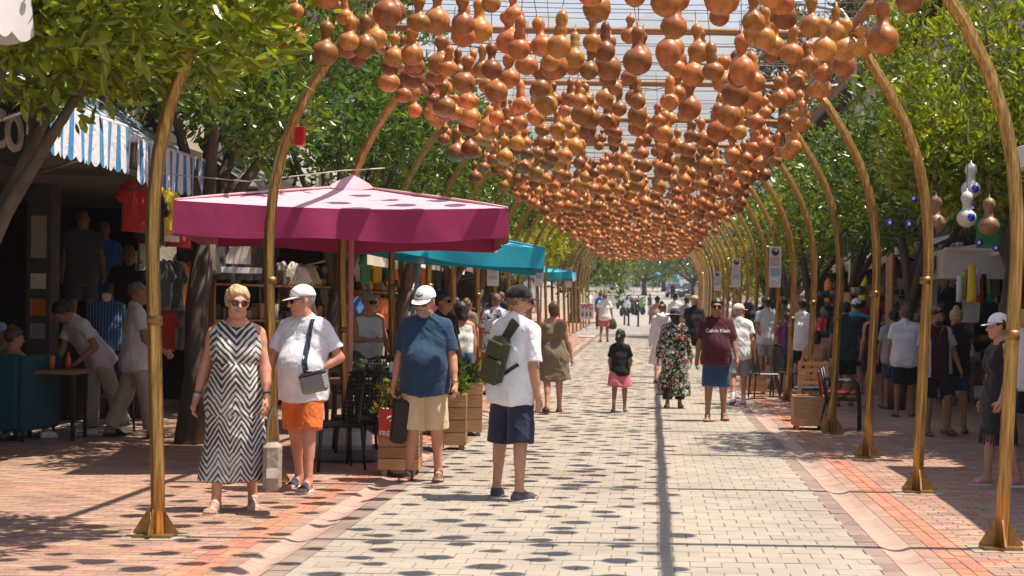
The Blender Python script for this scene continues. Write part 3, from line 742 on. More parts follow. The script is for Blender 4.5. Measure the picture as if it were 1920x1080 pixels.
            PL['foot%d' % i] = [rc(a+fdv*-.025*S-upv*.035*S, a+fdv*.10*S-upv*.045*S, .034*S, .03*S), rc(a, a+fdv*.07*S-upv*.03*S, .036*S, .03*S)]
            PL['toes%d' % i] = [rc(a+fdv*.10*S-upv*.05*S+sidev*o_*S, a+fdv*(.172-.9*abs(o_+.012)*.35)*S-upv*.056*S+sidev*o_*1.15*S, .0165*S, .0125*S) for o_ in (-.03,-.01,.01,.03)]
            s.feet.append((a, fdv, upv, sidev))
    def mesh(s, name, groups, m, h=None, parent=None, noise=None, cuts=(), keep=None):
        me = sdf_mesh(name, groups, h or s.vox, m, noise, cuts); o = ob(name, me, parent or s.root); return o
    def infl(s, tags, d):
        out = []
        for t in tags:
            for p in s.P[t]:
                if p[0] == 'c': out.append(rc(p[1], p[2], p[3]+d, p[4]+d, p[5]))
                else: out.append(el(p[1], p[2]+d, p[3], p[5]))
        return out
    def body(s):
        P = s.P; S = s.S
        g = [(P['pelvis']+P['butt'], .05*S), (P['torso']+P['neck'], .05*S), (P['head'], .035*S), (P['face'], .012*S)]
        for i in (0,1): g += [(P['uarm%d' % i]+P['farm%d' % i], .025*S), (P['thigh%d' % i]+P['shin%d' % i], .03*S), (P['hand%d' % i], .006*S), (P['foot%d' % i], .02*S), (P['toes%d' % i], .006*S)]
        s.bodyo = s.mesh('body', g, s.skinm); return s
    def lips(s):
        s.mesh('lips', [([rc(s.Hp((-.017,-.0975,-.050)), s.Hp((.017,-.0975,-.050)), .0048*s.hs), rc(s.Hp((-.014,-.0965,-.0575)), s.Hp((.014,-.0965,-.0575)), .0052*s.hs)], .002)], M_lip, .003); return s
    # ---- clothing
    def shirt(s, m, hem=.86, sleeve=.62, loose=.018, name='shirt', amp=.004, fit=1.0, neckdrop=0.0, wide=0.0):
        S = s.S; U = s.U; g = s.g; bl = s.belly
        tp = s.infl(['torso'], loose*S); t2 = s.infl(['torso'], .015*S); tp[2:6] = t2[2:6]
        gp = [(tp, .045*S)]
        hd = s.UR
        up = hd @ np.array([0,0,1.])
        hemp = U((0,0,hem))
        w = .078 if s.fem else .088
        cut = [(hemp, -up)]
        body = [rc(U((-w,-.012*bl,1.2)), U((-w-.006-wide,-.02*bl,hem-.02)), (.112*S)*(.35+.65*g)*fit, (.122*S+wide*S)*(.35+.65*g)*fit, cut), rc(U((w,-.012*bl,1.2)), U((w+.006+wide,-.02*bl,hem-.02)), (.112*S)*(.35+.65*g)*fit, (.122*S+wide*S)*(.35+.65*g)*fit, cut),
                rc(U((0,.028,1.2)), U((0,.05,hem-.02)), .108*S*(.35+.65*g)*fit, .118*S*(.5+.5*g)*fit, cut), rc(U((0,-.02-.035*bl,1.15)), U((0,-.015-.035*bl,hem-.02)), .115*S*(.35+.65*g)*fit, .12*S*(.35+.65*g)*fit, cut)]
        if bl: body.append(el(U((0,-.055-.045*bl,1.07)), np.array([.15+.02*bl,.11+.05*bl,.18])*S*(.6+.4*g), None, cut))
        gp.append((body, .07*S))
        if hem < .93: gp.append(([rc(p[1], p[2], p[3]+.034*S, p[4]+.034*S, cut) for p in s.P['butt']+s.P['pelvis']], .05*S))
        if sleeve > 0:
            for i in (0,1):
                sh, e, wv, fd = s.arms[i]; ud = nrm(e-sh); L = .285*S
                ag = .75+.25*g
                if sleeve <= 1:
                    c = [(sh+ud*L*sleeve, ud)]
                    gp.append(([rc(sh-ud*.01, sh+ud*L*sleeve*1.08, (.053*S)*ag+loose*.35, (.057*S)*ag+loose*.75, c)], .025*S))
                else:
                    gp.append(([rc(sh, e, .058*S*ag+loose*.3, .05*S*ag+loose*.3)], .03*S)); gp.append(([rc(e, wv, .05*S*ag+loose*.3, .042*S*ag, [(wv-fd*.02, fd)])], .02*S))
        s.shirto = s.mesh(name, gp, m, noise=folds(amp, seed=random.random()*6), parent=None); return s
    def tank(s, m, hem=.86, name='tank_top'):
        S = s.S; U = s.U
        cuts = []
        tp = [p for p in s.infl(['torso'], .012*S)]
        gp = [(tp[:3], .05*S)]
        up = s.UR @ np.array([0,0,1.]); w = .075
        cut = [(U((0,0,hem)), -up)]
        gp.append(([rc(U((-w,0,1.2)), U((-w,0,hem-.02)), .112*S*s.g, .118*S*s.g, cut), rc(U((w,0,1.2)), U((w,0,hem-.02)), .112*S*s.g, .118*S*s.g, cut)]+[el(p[1], p[2]+.012*S, p[3], cut) for p in s.P['torso'] if p[0] == 'e'], .06*S))
        for sd_ in (-1,1): gp.append(([rc(U((sd_*.085,-.075,1.36)), U((sd_*.085,.0,1.475)), .022*S, .02*S), rc(U((sd_*.085,.0,1.475)), U((sd_*.085,.08,1.36)), .02*S, .022*S)], .03*S))
        s.shirto = s.mesh(name, gp, m, noise=folds(.003, seed=random.random()*6), cuts=[(U((0,0,1.50)), up)]); return s
    def shorts(s, m, t=.88, loose=.024, name='shorts', flare=.012, amp=.004, top=1.02):
        S = s.S; up = s.UR @ np.array([0,0,1.])
        gp = [(s.infl(['pelvis','butt'], .018*S)+[rc(s.U((-.07,-.01*s.belly,1.0)), s.U((.07,-.01*s.belly,1.0)), .118*S*(.4+.6*s.g), None, [(s.U((0,0,top)), up)])], .05*S)]
        for i in (0,1):
            h, k, a = s.legs[i]; td = nrm(k-h); L = .415*S; lg = .7+.3*s.g
            if t <= 1.15:
                c = [(h+td*L*t, td)]; gp.append(([rc(h, h+td*L*t*1.06, .094*S*lg+loose*.4, .066*S*lg+loose+flare, c)], .035*S))
            else:
                q = t-1.0; sdv = nrm(a-k); c = [(k+sdv*.42*S*q, sdv)]
                gp.append(([rc(h, k, .094*S*lg+loose*.3, .066*S*lg+loose)], .035*S)); gp.append(([rc(k, k+sdv*.42*S*q*1.03, .066*S*lg+loose, .05*S+loose+flare, c)], .03*S))
        s.shortso = s.mesh(name, gp, m, noise=folds(amp, fx=22, fz=9, seed=random.random()*6)); return s
    def dress(s, m, hem=.42, name='dress', flare=.0, sleeve=0, loose=.016, strap=True, amp=.006, top=1.46):
        S = s.S; U = s.U; up = np.array([0,0,1.])
        gp = [(s.infl(['torso'], loose*S)[:3]+[p for p in s.infl(['torso'], loose*S) if p[0] == 'e'], .05*S), (s.infl(['pelvis','butt'], .022*S), .06*S)]
        hz = hem*S; c = [(np.array([0,0,hz]), -up)]; h0 = s.hip0
        for sd_ in (-1,1):
            gp.append(([rc((sd_*.065*S,.0,h0+.02*S), (sd_*(.10+flare)*S,-.005,hz-.03), .125*S*(.3+.7*s.g), (.135+flare*.5)*S*(.3+.7*s.g), c)], .08*S))
        gp.append(([rc((0,.005,h0), (0,0,hz-.03), .13*S*s.g, .145*S*s.g, c)], .08*S))
        if strap:
            for sd_ in (-1,1): gp.append(([rc(U((sd_*.105,-.07,1.37)), U((sd_*.105,.0,1.465)), .034*S, .03*S), rc(U((sd_*.105,.0,1.465)), U((sd_*.105,.075,1.37)), .03*S, .034*S)], .03*S))
        if sleeve > 0:
            gp[0] = (s.infl(['torso'], loose*S), .05*S)
            for i in (0,1):
                sh, e, wv, fd = s.arms[i]; ud = nrm(e-sh); L = .285*S
                if sleeve <= 1: gp.append(([rc(sh-ud*.01, sh+ud*L*sleeve*1.08, .062*S+loose*.5, .07*S+loose, [(sh+ud*L*sleeve, ud)])], .03*S))
                else: gp.append(([rc(sh, e, .065*S, .062*S)], .03*S)); gp.append(([rc(e, wv, .062*S, .06*S, [(wv-fd*.01, fd)])], .03*S))
        s.shirto = s.mesh(name, gp, m, noise=folds(amp, fx=17, fz=3, seed=random.random()*6)); return s
    # ---- head wear
    def hair(s, m, vol=.010, low=-.02, kind='short', front=.045):
        Hp, hs, HR = s.Hp, s.hs, s.HR
        n1 = HR @ nrm((0,-.72,-.70)); pt = Hp((0,-.062,front)); dn = HR @ np.array([0,0,-1.]); p2 = Hp((0,0,low-.05))
        cc = [(pt, n1), (p2, dn)]
        ps = [el(Hp((0,.020,.032)), (np.array([.074,.094,.088])+vol)*hs, HR, cc)]
        if kind == 'back': ps.append(el(Hp((0,.045,-.02)), (np.array([.070,.062,.095])+vol)*hs, HR, [(pt, n1)]))
        gp = [(ps, .02)]
        if kind == 'bob' or kind == 'long':
            q = -.12 if kind == 'bob' else -.24
            gp.append(([rc(Hp((-.055,.035,.0)), Hp((-.05,.055,q)), .045*hs, .035*hs), rc(Hp((.055,.035,.0)), Hp((.05,.055,q)), .045*hs, .035*hs), rc(Hp((0,.06,.0)), Hp((0,.085,q)), .055*hs, .045*hs)], .04))
        if kind == 'pony': gp.append(([rc(Hp((0,.10,.02)), Hp((.01,.135,-.05)), .032*hs, .042*hs), rc(Hp((.01,.135,-.05)), Hp((0,.13,-.21)), .042*hs, .018*hs)], .02))
        if kind == 'bun': gp.append(([el(Hp((0,.06,.125)), np.array([.045,.045,.042])*hs)], .012))
        o = s.mesh('hair', gp, m, min(s.vox, .011), noise=tousle(.0042, random.randint(0,999))); return s
    def beard(s, m, d=.006):
        Hp, hs, HR = s.Hp, s.hs, s.HR
        up = HR @ nrm((0,.55,.83)); pt = Hp((0,-.09,-.043))
        gp = [([el(p[1], p[2]+d*hs, p[3], [(pt, up)]) if p[0] == 'e' else rc(p[1], p[2], p[3]+d*hs, p[4]+d*hs, [(pt, up)]) for p in s.P['head'][1:]], .03)]
        s.mesh('beard', gp, m, min(s.vox, .009), noise=folds(.002, fx=140, fz=90)); return s
    def shades(s, big=1.0):
        Hp, HR, hs = s.Hp, s.HR, s.hs
        mb = MB()
        for sd_ in (-1,1):
            c = np.array([sd_*.032, -.0985, .004])
            ring = []
            for k in range(12):
                a = 6.283*k/12; x = .028*big*math.cos(a)*(1.0); z = .021*big*math.sin(a)-(.004 if math.sin(a) < 0 else 0)
                ring.append((c[0]+x, c[1]+abs(x+c[0])**2*5.5, c[2]+z))
            v = [Hp(p) for p in ring]+[Hp((p[0], p[1]-.004, p[2])) for p in ring]
            mb._add(v, [tuple(range(11,-1,-1)), tuple(range(12,24))]+[(k, (k+1) % 12, 12+(k+1) % 12, 12+k) for k in range(12)])
            mb.tube([Hp((sd_*.058,-.083,.012)), Hp((sd_*.078,-.05,.012)), Hp((sd_*.084,.01,.012))], .003*hs, n=5)
        mb.tube([Hp((-.01,-.104,.012)), Hp((.01,-.104,.012))], .003*hs, n=5)
        mb.obj('sunglasses', M_lens, s.root); return s
    def cap(s, m, yaw=0, brim=True, tilt=0, logo=None):
        Hp, HR, hs = s.Hp, s.HR, s.hs
        dn = HR @ nrm((0,-.12,-1.)); pt = Hp((0,0,.034))
        c = s.mesh('cap', [([el(Hp((0,.015,.036)), np.array([.088,.108,.098])*hs, HR, [(pt, dn)])], .0)], m, min(s.vox, .009))
        if brim:
            mb = MB()
            def fn(u, v):
                a = (u-.5)*2; ang = a*1.15; r0 = .088; ext = (.082*(1-abs(a)**2.6*.92))*v
                x = math.sin(ang)*(r0*.93+ext*.35); y = -(math.cos(ang)*.094-.012)-ext*.98; z = .040-.19*ext-.22*x*x*3.2
                yy = rad(yaw); return Hp((x*math.cos(yy)-y*math.sin(yy), x*math.sin(yy)+y*math.cos(yy), z))
            mb.grid(fn, 14, 5)
            nv = len(mb.v); dv = HR @ np.array([0,0,-.004*hs]); mb.v += [tuple(np.array(p)+dv) for p in mb.v[:nv]]
            mb.f += [tuple(i+nv for i in q[::-1]) for q in list(mb.f)]; mb.sm += [True]*len(mb.sm)
            mb.obj('brim', m, c)
        if logo is not None:
            mb = MB(); mb.tube([Hp((-.03,-.087,.078)), Hp((-.012,-.096,.068)), Hp((.03,-.088,.09))], .0055*hs, n=6); mb.obj('logo', logo, c)
        return s
    def hat(s, m, wide=.06, band=None, soft=0.0):
        Hp, HR, hs = s.Hp, s.HR, s.hs
        M = Matrix.Translation(Vector(Hp((0,.014,.035)))) @ Matrix([list(r)+[0] for r in HR]+[[0,0,0,1]]) @ Matrix.Diagonal((hs,hs*1.14,hs,1))
        mb = MB(); mb.lathe([(.086,0),(.088,.045),(.082,.085),(.06,.105),(.0,.11)], n=20, M=M)
        mb.lathe([(.087,.004),(.087+wide*.6,-.002-soft*.5),(.087+wide,.004-soft),(.087+wide,.0-soft),(.087+wide*.6,-.006-soft*.5),(.084,-.002)], n=20, M=M)
        o = mb.obj('hat', m, s.root)
        if band is not None:
            b = MB(); b.lathe([(.0885,.004),(.0895,.03)], n=20, M=M); b.obj('hat_band', band, o, fix=False)
        return s
    def visor(s, m): return s.cap(m)
    # ---- feet
    def sandals(s, m, sole=None, bands=((.03,.05),(.10,.135))):
        S = s.S; sole = sole or m
        for i in (0,1):
            a, fd, up, sv = s.feet[i]
            M = Matrix(((sv[0],-fd[0],up[0],a[0]),(sv[1],-fd[1],up[1],a[1]),(sv[2],-fd[2],up[2],a[2]),(0,0,0,1)))
            out = [(-.034,.055),(-.04,.0),(-.046,-.09),(-.046,-.15),(-.03,-.188),(.0,-.198),(.03,-.188),(.046,-.15),(.046,-.09),(.04,.0),(.034,.055),(0,.068)]
            mb = MB(); zt, zb = -.066*S, -.090*S
            v = [M @ Vector((x*S, y*S, z)) for z in (zb, zt) for x, y in out]; n = len(out)
            # keep the sole on the ground
            mb._add(v, [tuple(range(n)), tuple(range(2*n-1,n-1,-1))]+[(k, (k+1) % n, n+(k+1) % n, n+k) for k in range(n)])
            so = mb.obj('sandal', sole, s.root)
            gp = []
            for q0, q1 in bands:
                cuts = [(a+fd*q0*S, -fd), (a+fd*q1*S, fd), (a-up*.078*S, -up)]
                for p in s.P['foot%d' % i]+s.P['toes%d' % i]:
                    gp.append(rc(p[1], p[2], p[3]+.007*S, p[4]+.007*S, cuts))
            o = ob('strap', sdf_mesh('strap', [(gp, .0)], min(s.vox, .008), m), so)
        return s
    def shoes(s, m, sole=None, high=.0, socks=None):
        S = s.S
        for i in (0,1):
            a, fd, up, sv = s.feet[i]
            flat = [(a-up*.088*S, -up), (a+up*(high-.005)*S, up)]
            gp = [rc(a-fd*.03*S-up*.045*S, a+fd*.12*S-up*.055*S, .046*S, .042*S, flat), rc(a+fd*.10*S-up*.058*S+sv*.012*S, a+fd*.17*S-up*.064*S, .037*S, .028*S, flat), rc(a-up*.02*S, a-up*.05*S+fd*.06*S, .046*S, .045*S, flat)]
            so = ob('shoe', sdf_mesh('shoe', [(gp, .02*S)], min(s.vox, .010), m), s.root)
            if sole is not None:
                c2 = [(a-up*.092*S, -up), (a-up*.066*S, up)]
                ob('sole', sdf_mesh('sole', [([rc(p[1]-up*.005, p[2]-up*.005, p[3]+.004, p[4]+.004, c2) for p in gp], .02*S)], min(s.vox, .010), sole), so)
            if socks is not None:
                h, k, an = s.legs[i]; sdv = nrm(an-k)
                ob('sock', sdf_mesh('sock', [([rc(an-sdv*.12*S, an, .042*S, .042*S, [(an-sdv*.10*S, -sdv)])], .0)], min(s.vox, .011), socks), s.root)
        return s
    def band(s, i, t0, t1, m, name='watch', d=.006):
        sh, e, wv, fd = s.arms[i]; ln = np.linalg.norm(wv-e)
        ob(name, sdf_mesh(name, [([rc(e, wv, p[3]+d, p[4]+d, [(e+fd*ln*t0, -fd), (e+fd*ln*t1, fd)]) for p in s.P['farm%d' % i][:1]], .0)], .005, m), s.root); return s
    def collar(s, m):
        U = s.U; S = s.S; up = s.UR @ nrm((0,-.45,.9))
        s.mesh('collar', [([rc(U((0,.018,1.43)), U((0,.0,1.54)), .092*S, .072*S, [(U((0,.0,1.522)), up), (U((0,0,1.452)), -up)])], .0)], m, min(s.vox, .009)); return s
    def done(s): return s.root
def stick_on(o, me, dist=.004, axis=1):
    """press a flat mesh (already in the person's frame) on the surface of o from the front (-y) or back (+y)"""
    bv = BVHTree.FromPolygons([v.co for v in o.data.vertices], [p.vertices[:] for p in o.data.polygons])
    for v in me.vertices:
        hit = bv.ray_cast(Vector((v.co.x, -axis*2, v.co.z)), Vector((0, axis, 0)))
        v.co.y = (hit[0].y-axis*(dist+ (0.001 if v.co.y*axis < 0 else -.001))) if hit[0] is not None else 0
    me.update()
# ------------------------------------------------------------------ cloth patterns
def nmath(nt, op, a, b=None, c=None):
    n = nt.nodes.new('ShaderNodeMath'); n.operation = op
    for i, x in enumerate((a, b, c)):
        if x is None: continue
        if isinstance(x, (int, float)): n.inputs[i].default_value = x
        else: nt.links.new(x, n.inputs[i])
    return n.outputs[0]
def base_mix(m, fac, colB, hard=None):
    nt, b, src = colour_source(m)
    mx = nt.nodes.new('ShaderNodeMix'); mx.data_type = 'RGBA'
    nt.links.new(fac, mx.inputs['Factor']); nt.links.new(src, mx.inputs['A'])
    if isinstance(colB, tuple): mx.inputs['B'].default_value = (*colB, 1)
    else: nt.links.new(colB, mx.inputs['B'])
    nt.links.new(mx.outputs['Result'], b.inputs['Base Color']); return m
def obj_xyz(nt):
    tc = nt.nodes.new('ShaderNodeTexCoord'); sx = nt.nodes.new('ShaderNodeSeparateXYZ'); nt.links.new(tc.outputs['Object'], sx.inputs[0]); return sx.outputs, tc
def zigzag():
    m = cloth('zigzag_cloth', (.055,.048,.046)); nt = m.node_tree; (x, y, z), tc = obj_xyz(nt)
    M_ = lambda *a: nmath(nt, *a)
    xs = M_('ADD', x, M_('MULTIPLY', y, .25))
    wp = nt.nodes.new('ShaderNodeTexNoise'); wp.inputs['Scale'].default_value = 7; nt.links.new(tc.outputs['Object'], wp.inputs['Vector'])
    zz0 = z; z = M_('ADD', z, M_('MULTIPLY', M_('SUBTRACT', wp.outputs['Fac'], .5), .07))
    up = M_('GREATER_THAN', z, 1.14)
    low = M_('LESS_THAN', z, .74)
    pp1 = M_('PINGPONG', M_('ADD', xs, .0), .15)                        # V over the chest
    pp2 = M_('PINGPONG', M_('ADD', xs, .105), .105)                        # peaks below
    pp3 = M_('PINGPONG', M_('ADD', xs, .04), .085)
    t1 = M_('SUBTRACT', z, M_('MULTIPLY', pp1, 1.05))
    t2 = M_('SUBTRACT', z, M_('MULTIPLY', pp2, 1.35))
    t3 = M_('SUBTRACT', z, M_('MULTIPLY', pp3, 1.6))
    mid = M_('ADD', M_('MULTIPLY', up, t1), M_('MULTIPLY', M_('SUBTRACT', 1.0, up), t2))
    t = M_('ADD', M_('MULTIPLY', low, t3), M_('MULTIPLY', M_('SUBTRACT', 1.0, low), mid))
    ns = nt.nodes.new('ShaderNodeTexNoise'); ns.inputs['Scale'].default_value = 3.4; nt.links.new(tc.outputs['Object'], ns.inputs['Vector'])
    th = M_('ADD', .50, M_('MULTIPLY', M_('SUBTRACT', ns.outputs['Fac'], .5), 1.1))
    f = M_('GREATER_THAN', M_('FRACT', M_('MULTIPLY', t, 19.0)), th)
    return base_mix(m, f, (.64,.60,.56))
def blotch(name, ground, colours, scale, thr=.5, detail=3, warp=0):
    m = cloth(name, ground); nt = m.node_tree; (x,y,z), tc = obj_xyz(nt)
    for i, c in enumerate(colours):
        mp = nt.nodes.new('ShaderNodeMapping'); mp.inputs['Location'].default_value = (i*3.7, i*1.3, i*2.1); nt.links.new(tc.outputs['Object'], mp.inputs[0])
        ns = nt.nodes.new('ShaderNodeTexNoise'); ns.inputs['Scale'].default_value = scale*(1+.13*i); ns.inputs['Detail'].default_value = detail; ns.inputs['Distortion'].default_value = warp
        nt.links.new(mp.outputs[0], ns.inputs['Vector'])
        base_mix(m, nmath(nt, 'GREATER_THAN', ns.outputs['Fac'], thr), c)
    return m
def floral(name, ground, colours, scale, size=.33):
    """round petals of several colours scattered over the cloth"""
    m = cloth(name, ground); nt = m.node_tree; (x,y,z), tc = obj_xyz(nt)
    for i, c in enumerate(colours):
        mp = nt.nodes.new('ShaderNodeMapping'); mp.inputs['Location'].default_value = (i*.77, i*.31, i*1.9); nt.links.new(tc.outputs['Object'], mp.inputs[0])
        ns = nt.nodes.new('ShaderNodeTexNoise'); ns.inputs['Scale'].default_value = 22; nt.links.new(mp.outputs[0], ns.inputs['Vector'])
        va = nt.nodes.new('ShaderNodeVectorMath'); va.operation = 'MULTIPLY_ADD'; nt.links.new(ns.outputs['Color'], va.inputs[0]); va.inputs[1].default_value = (.05,.05,.05); nt.links.new(mp.outputs[0], va.inputs[2])
        vo = nt.nodes.new('ShaderNodeTexVoronoi'); vo.inputs['Scale'].default_value = scale*(1+.21*i); nt.links.new(va.outputs[0], vo.inputs['Vector'])
        sx = nt.nodes.new('ShaderNodeSeparateColor'); nt.links.new(vo.outputs['Color'], sx.inputs[0])
        f = nmath(nt, 'MULTIPLY', nmath(nt, 'LESS_THAN', vo.outputs['Distance'], size), nmath(nt, 'GREATER_THAN', sx.outputs[0], .42))
        base_mix(m, f, c)
        base_mix(m, nmath(nt, 'MULTIPLY', f, nmath(nt, 'LESS_THAN', vo.outputs['Distance'], size*.3)), (.75,.6,.3) if i % 2 else (.8,.78,.7))
    return m
def stripes(name, ground, col, freq, duty=.4, axis=0):
    m = cloth(name, ground); nt = m.node_tree; o, tc = obj_xyz(nt)
    return base_mix(m, nmath(nt, 'GREATER_THAN', nmath(nt, 'FRACT', nmath(nt, 'MULTIPLY', o[axis], freq)), 1-duty), col)
ZIG = zigzag()
HAWAII = blotch('hawaiian_cloth', (.66,.67,.72), [(.03,.04,.13)], 17, .55, 2, 1.2)
FLORAL = floral('floral_cloth', (.016,.016,.018), [(.62,.55,.34), (.45,.07,.05), (.22,.33,.48), (.30,.31,.06), (.70,.68,.62), (.12,.20,.10)], 13, .36)
ORANGE = cloth('orange_cotton', hexc(226,118,58), amp=0) if False else cloth('orange_cotton', hexc(222,112,52), fold=.5)
BEIGE = cloth('beige_cotton', hexc(214,188,150)); POLO = cloth('white_polo', (.74,.72,.78)); NPOLO = cloth('navy_polo', (.018,.05,.105))
DKNAVY = cloth('dark_navy_short', (.022,.028,.06)); MAROON = cloth('maroon_cotton', (.075,.012,.022)); DENIM = cloth('blue_denim', (.03,.07,.16))
OLIVE = cloth('olive_cloth', (.20,.155,.10)); LAV = cloth('lavender_cotton', (.5,.42,.56)); RED = cloth('red_cotton', (.50,.03,.03)); CORAL = cloth('coral_cotton', (.72,.17,.15)); PINK = cloth('pink_cotton', (.65,.18,.24))
GREYC = cloth('grey_cotton', (.35,.34,.35)); KHAKI = cloth('khaki_trouser', (.42,.33,.27)); GREEN = cloth('dark_green_cotton', (.012,.045,.05)); CYAN = cloth('cyan_cotton', (.06,.35,.48)); PINKD = blotch('pink_print', (.62,.30,.33), [(.4,.06,.10)], 22, .6)
M_sand = mat('brown_leather', (.10,.055,.035), .55, var=.2); M_sandl = mat('beige_leather', (.42,.33,.25), .6, var=.15); M_wsole = mat('white_rubber', (.7,.68,.66), .6); M_metal = mat('watch_metal', (.55,.45,.25), .25, metal=.8)
M_straw = mat('straw', (.58,.42,.18), .8, var=.2, vscale=60); M_purple = cloth('purple_felt', (.09,.065,.11)); LACE = blotch('lace', (.60,.42,.40), [(.42,.24,.24)], 40, .55)
M_green = mat('olive_nylon', (.058,.06,.022), .7, var=.2, vscale=20, bump=.5, bscale=300); M_blackp = mat('black_plastic', (.012,.012,.013), .45, var=.1)
WPINK = cloth('pinkish_polo', (.66,.56,.62)); MSTR = stripes('maroon_white_panels', (.045,.01,.018), (.62,.60,.62), 1.0, .0)
# maroon shirt with pale side panels
def panels():
    nt = MSTR.node_tree; (x,y,z), tc = obj_xyz(nt)
    base_mix(MSTR, nmath(nt, 'GREATER_THAN', nmath(nt, 'ABSOLUTE', x), .125), (.55,.53,.55)); 
    base_mix(MSTR, nmath(nt, 'MULTIPLY', nmath(nt, 'GREATER_THAN', nmath(nt, 'ABSOLUTE', x), .19), nmath(nt, 'GREATER_THAN', z, 1.32)), (.05,.012,.02))
panels()
def gp(px, py): x, y = G(px, py); return (x, y)
# ------------------------------------------------------------------ strollers in front
p = Person('grey blond woman in a black and white zigzag sleeveless dress walking', gp(438,958), 2, 1.73, vox=.0085, female=True, girth=1.08, bust=1.1, belly=.2, head=(24,4,3), skin=SK_R,
           legs=((12,1,6),(-9,1,9)), arms=((-6,15,14,.1),(9,13,16,.2)), foot=(6,14), shoulder=1.04, feet_pitch=(0,14))
p.body().lips().dress(ZIG, hem=.25, flare=.02, amp=.008, loose=.014).hair(H_BLOND, .016, low=-.01, front=.058).shades().sandals(M_sandl, M_sandl, ((.02,.06),(.11,.15)))
p.band(0, .86, .92, mat('silver', (.6,.58,.56), .3, metal=.8), 'bracelet').band(0, .78, .82, M_sand, 'bracelet').band(1, .82, .87, M_blackp, 'watch')
hw = p.root.matrix_world; WOMAN = p
p = Person('man in white cap, white polo shirt and orange shorts with a shoulder bag', gp(566,918), -14, 1.76, vox=.0085, girth=1.05, belly=.65, head=(-46,9,-3), skin=SK_R,
           legs=((-9,2,7),(12,2,8)), arms=((14,16,10,.0),(-14,24,88,.95)), foot=(10,4), curl=1.2, feet_pitch=(10,0))
p.body().lips().shirt(POLO, hem=.80, sleeve=.72).collar(mat('collar_blue', (.45,.55,.72), .8)).shorts(ORANGE, .92, loose=.03).cap(WHITE, logo=M_blackp).shades(.75).hair(H_GREY, .003, low=-.03)
p.sandals(cloth('dark_strap', (.05,.05,.09)), M_wsole, ((.06,.13),)).band(1, .80, .93, M_metal)
m = MB(); m.box(.07,.10,-.3,-.29,1.315,1.345); lg = m.mesh('chest_logo', mat('teal_print', (.02,.25,.28), .7)); stick_on(p.shirto, lg); ob('chest_logo', lg, p.root)
m = MB(); m.grid(lambda u, v: (-.02+.034*u, -.3, 1.30+.15*v), 4, 14); lg = m.mesh('placket', mat('placket', (.60,.58,.66), .8)); stick_on(p.shirto, lg, .002); ob('placket', lg, p.root)
POLOMAN = p
p = Person('bearded man in white cap, navy polo shirt and beige cargo shorts', gp(794,902), -4, 1.77, vox=.0085, girth=1.07, belly=.65, head=(-14,19,4), skin=SK_R,
           legs=((2,3,3),(-1,3,3)), arms=((4,10,10,.2),(3,13,14,.2)), foot=(10,12), curl=1.3)
p.body().lips().shirt(NPOLO, hem=.815, sleeve=.80, loose=.018).collar(NPOLO).shorts(BEIGE, 1.07, loose=.026, flare=.02).cap(WHITE, logo=M_blackp).shades(.95).beard(H_GREY, .005).hair(H_GREY, .003, low=-.03)
p.sandals(M_sand, M_sand, ((.0,.05),(.08,.15))).band(1, .86, .95, M_metal)
m = MB(); m.box(-.06,.06,-.02,.02,-.09,.09, bev=.012); m.obj('pocket', BEIGE, p.root, (.168,-.03,.60), (0,0,rad(70)))
m = MB(); m.grid(lambda u, v: (-.02+.034*u, -.3, 1.30+.15*v), 4, 14); lg = m.mesh('placket', mat('navy_placket', (.012,.035,.08), .8)); stick_on(p.shirto, lg, .002); ob('placket', lg, p.root)
NAVYMAN = p
p = Person('man seen from behind in black cap and white tee with olive sling pack', gp(958,936), 146, 1.775, vox=.0085, side=-4, girth=1.0, belly=.15, head=(-46,2,0), skin=SK_T,
           legs=((-6,6,2),(4,7,4)), arms=((-4,9,14,.1),(12,10,70,.6)), foot=(14,30), curl=1.3)
p.body().shirt(cloth('white_tee', (.80,.79,.82)), hem=.83, sleeve=.85, loose=.018).shorts(DKNAVY, 1.07, loose=.026, flare=.02).cap(BLACKC).hair(H_STUB, .003, low=-.04).beard(H_STUB, .004).shades(.8)
p.shoes(cloth('slate_shoe', (.07,.065,.085)), M_wsole, high=.01)
PACK = p
p = Person('man in maroon tee shirt with white lettering and denim shorts', gp(1341,790), 2, 1.77, vox=.010, girth=1.0, belly=.15, head=(-6,2,0), skin=SK_B, legs=((6,2,6),(-5,3,8)), arms=((-6,11,10,.2),(8,13,16,.2)), foot=(8,10))
p.body().lips().shirt(MAROON, hem=.84, sleeve=.78, loose=.022).shorts(DENIM, 1.0, loose=.022, flare=.016).hair(H_DARK, .010, low=-.0, front=.055).shades().sandals(M_sand, M_sand, ((-.01,.03),(.07,.10)))
tm = text_mesh('Calvin Klein', .072, mat('white_print', (.75,.73,.75), .8), .0006, .0006)
for v in tm.vertices: v.co = Vector((v.co.x+.01, v.co.z, v.co.y+1.30))
stick_on(p.shirto, tm, .003); ob('shirt_lettering', tm, p.root)
p = Person('small girl with ponytail in black tee and pink shorts walking away', gp(1161,775), 180, 1.24, vox=.0095, girth=.85, head=(-15,8,0), skin=SK_B, legs=((8,2,6),(-8,2,10)), arms=((10,14,40,.5),(10,12,30,.5)), female=True)
p.body().shirt(BLACKC, hem=.84, sleeve=.7).shorts(PINK, .82, loose=.05, flare=.03).hair(H_DARK, .012, kind='pony', low=-.06).sandals(CYAN, CYAN, ((.10,.13),))
p = Person('woman in purple brimmed hat and black floral kimono walking away', gp(1263,768), 176, 1.58, vox=.011, female=True, girth=1.12, head=(0,5,0), skin=SK_B, legs=((7,1,4),(-6,1,8)), arms=((4,14,8,.1),(4,14,8,.1)))
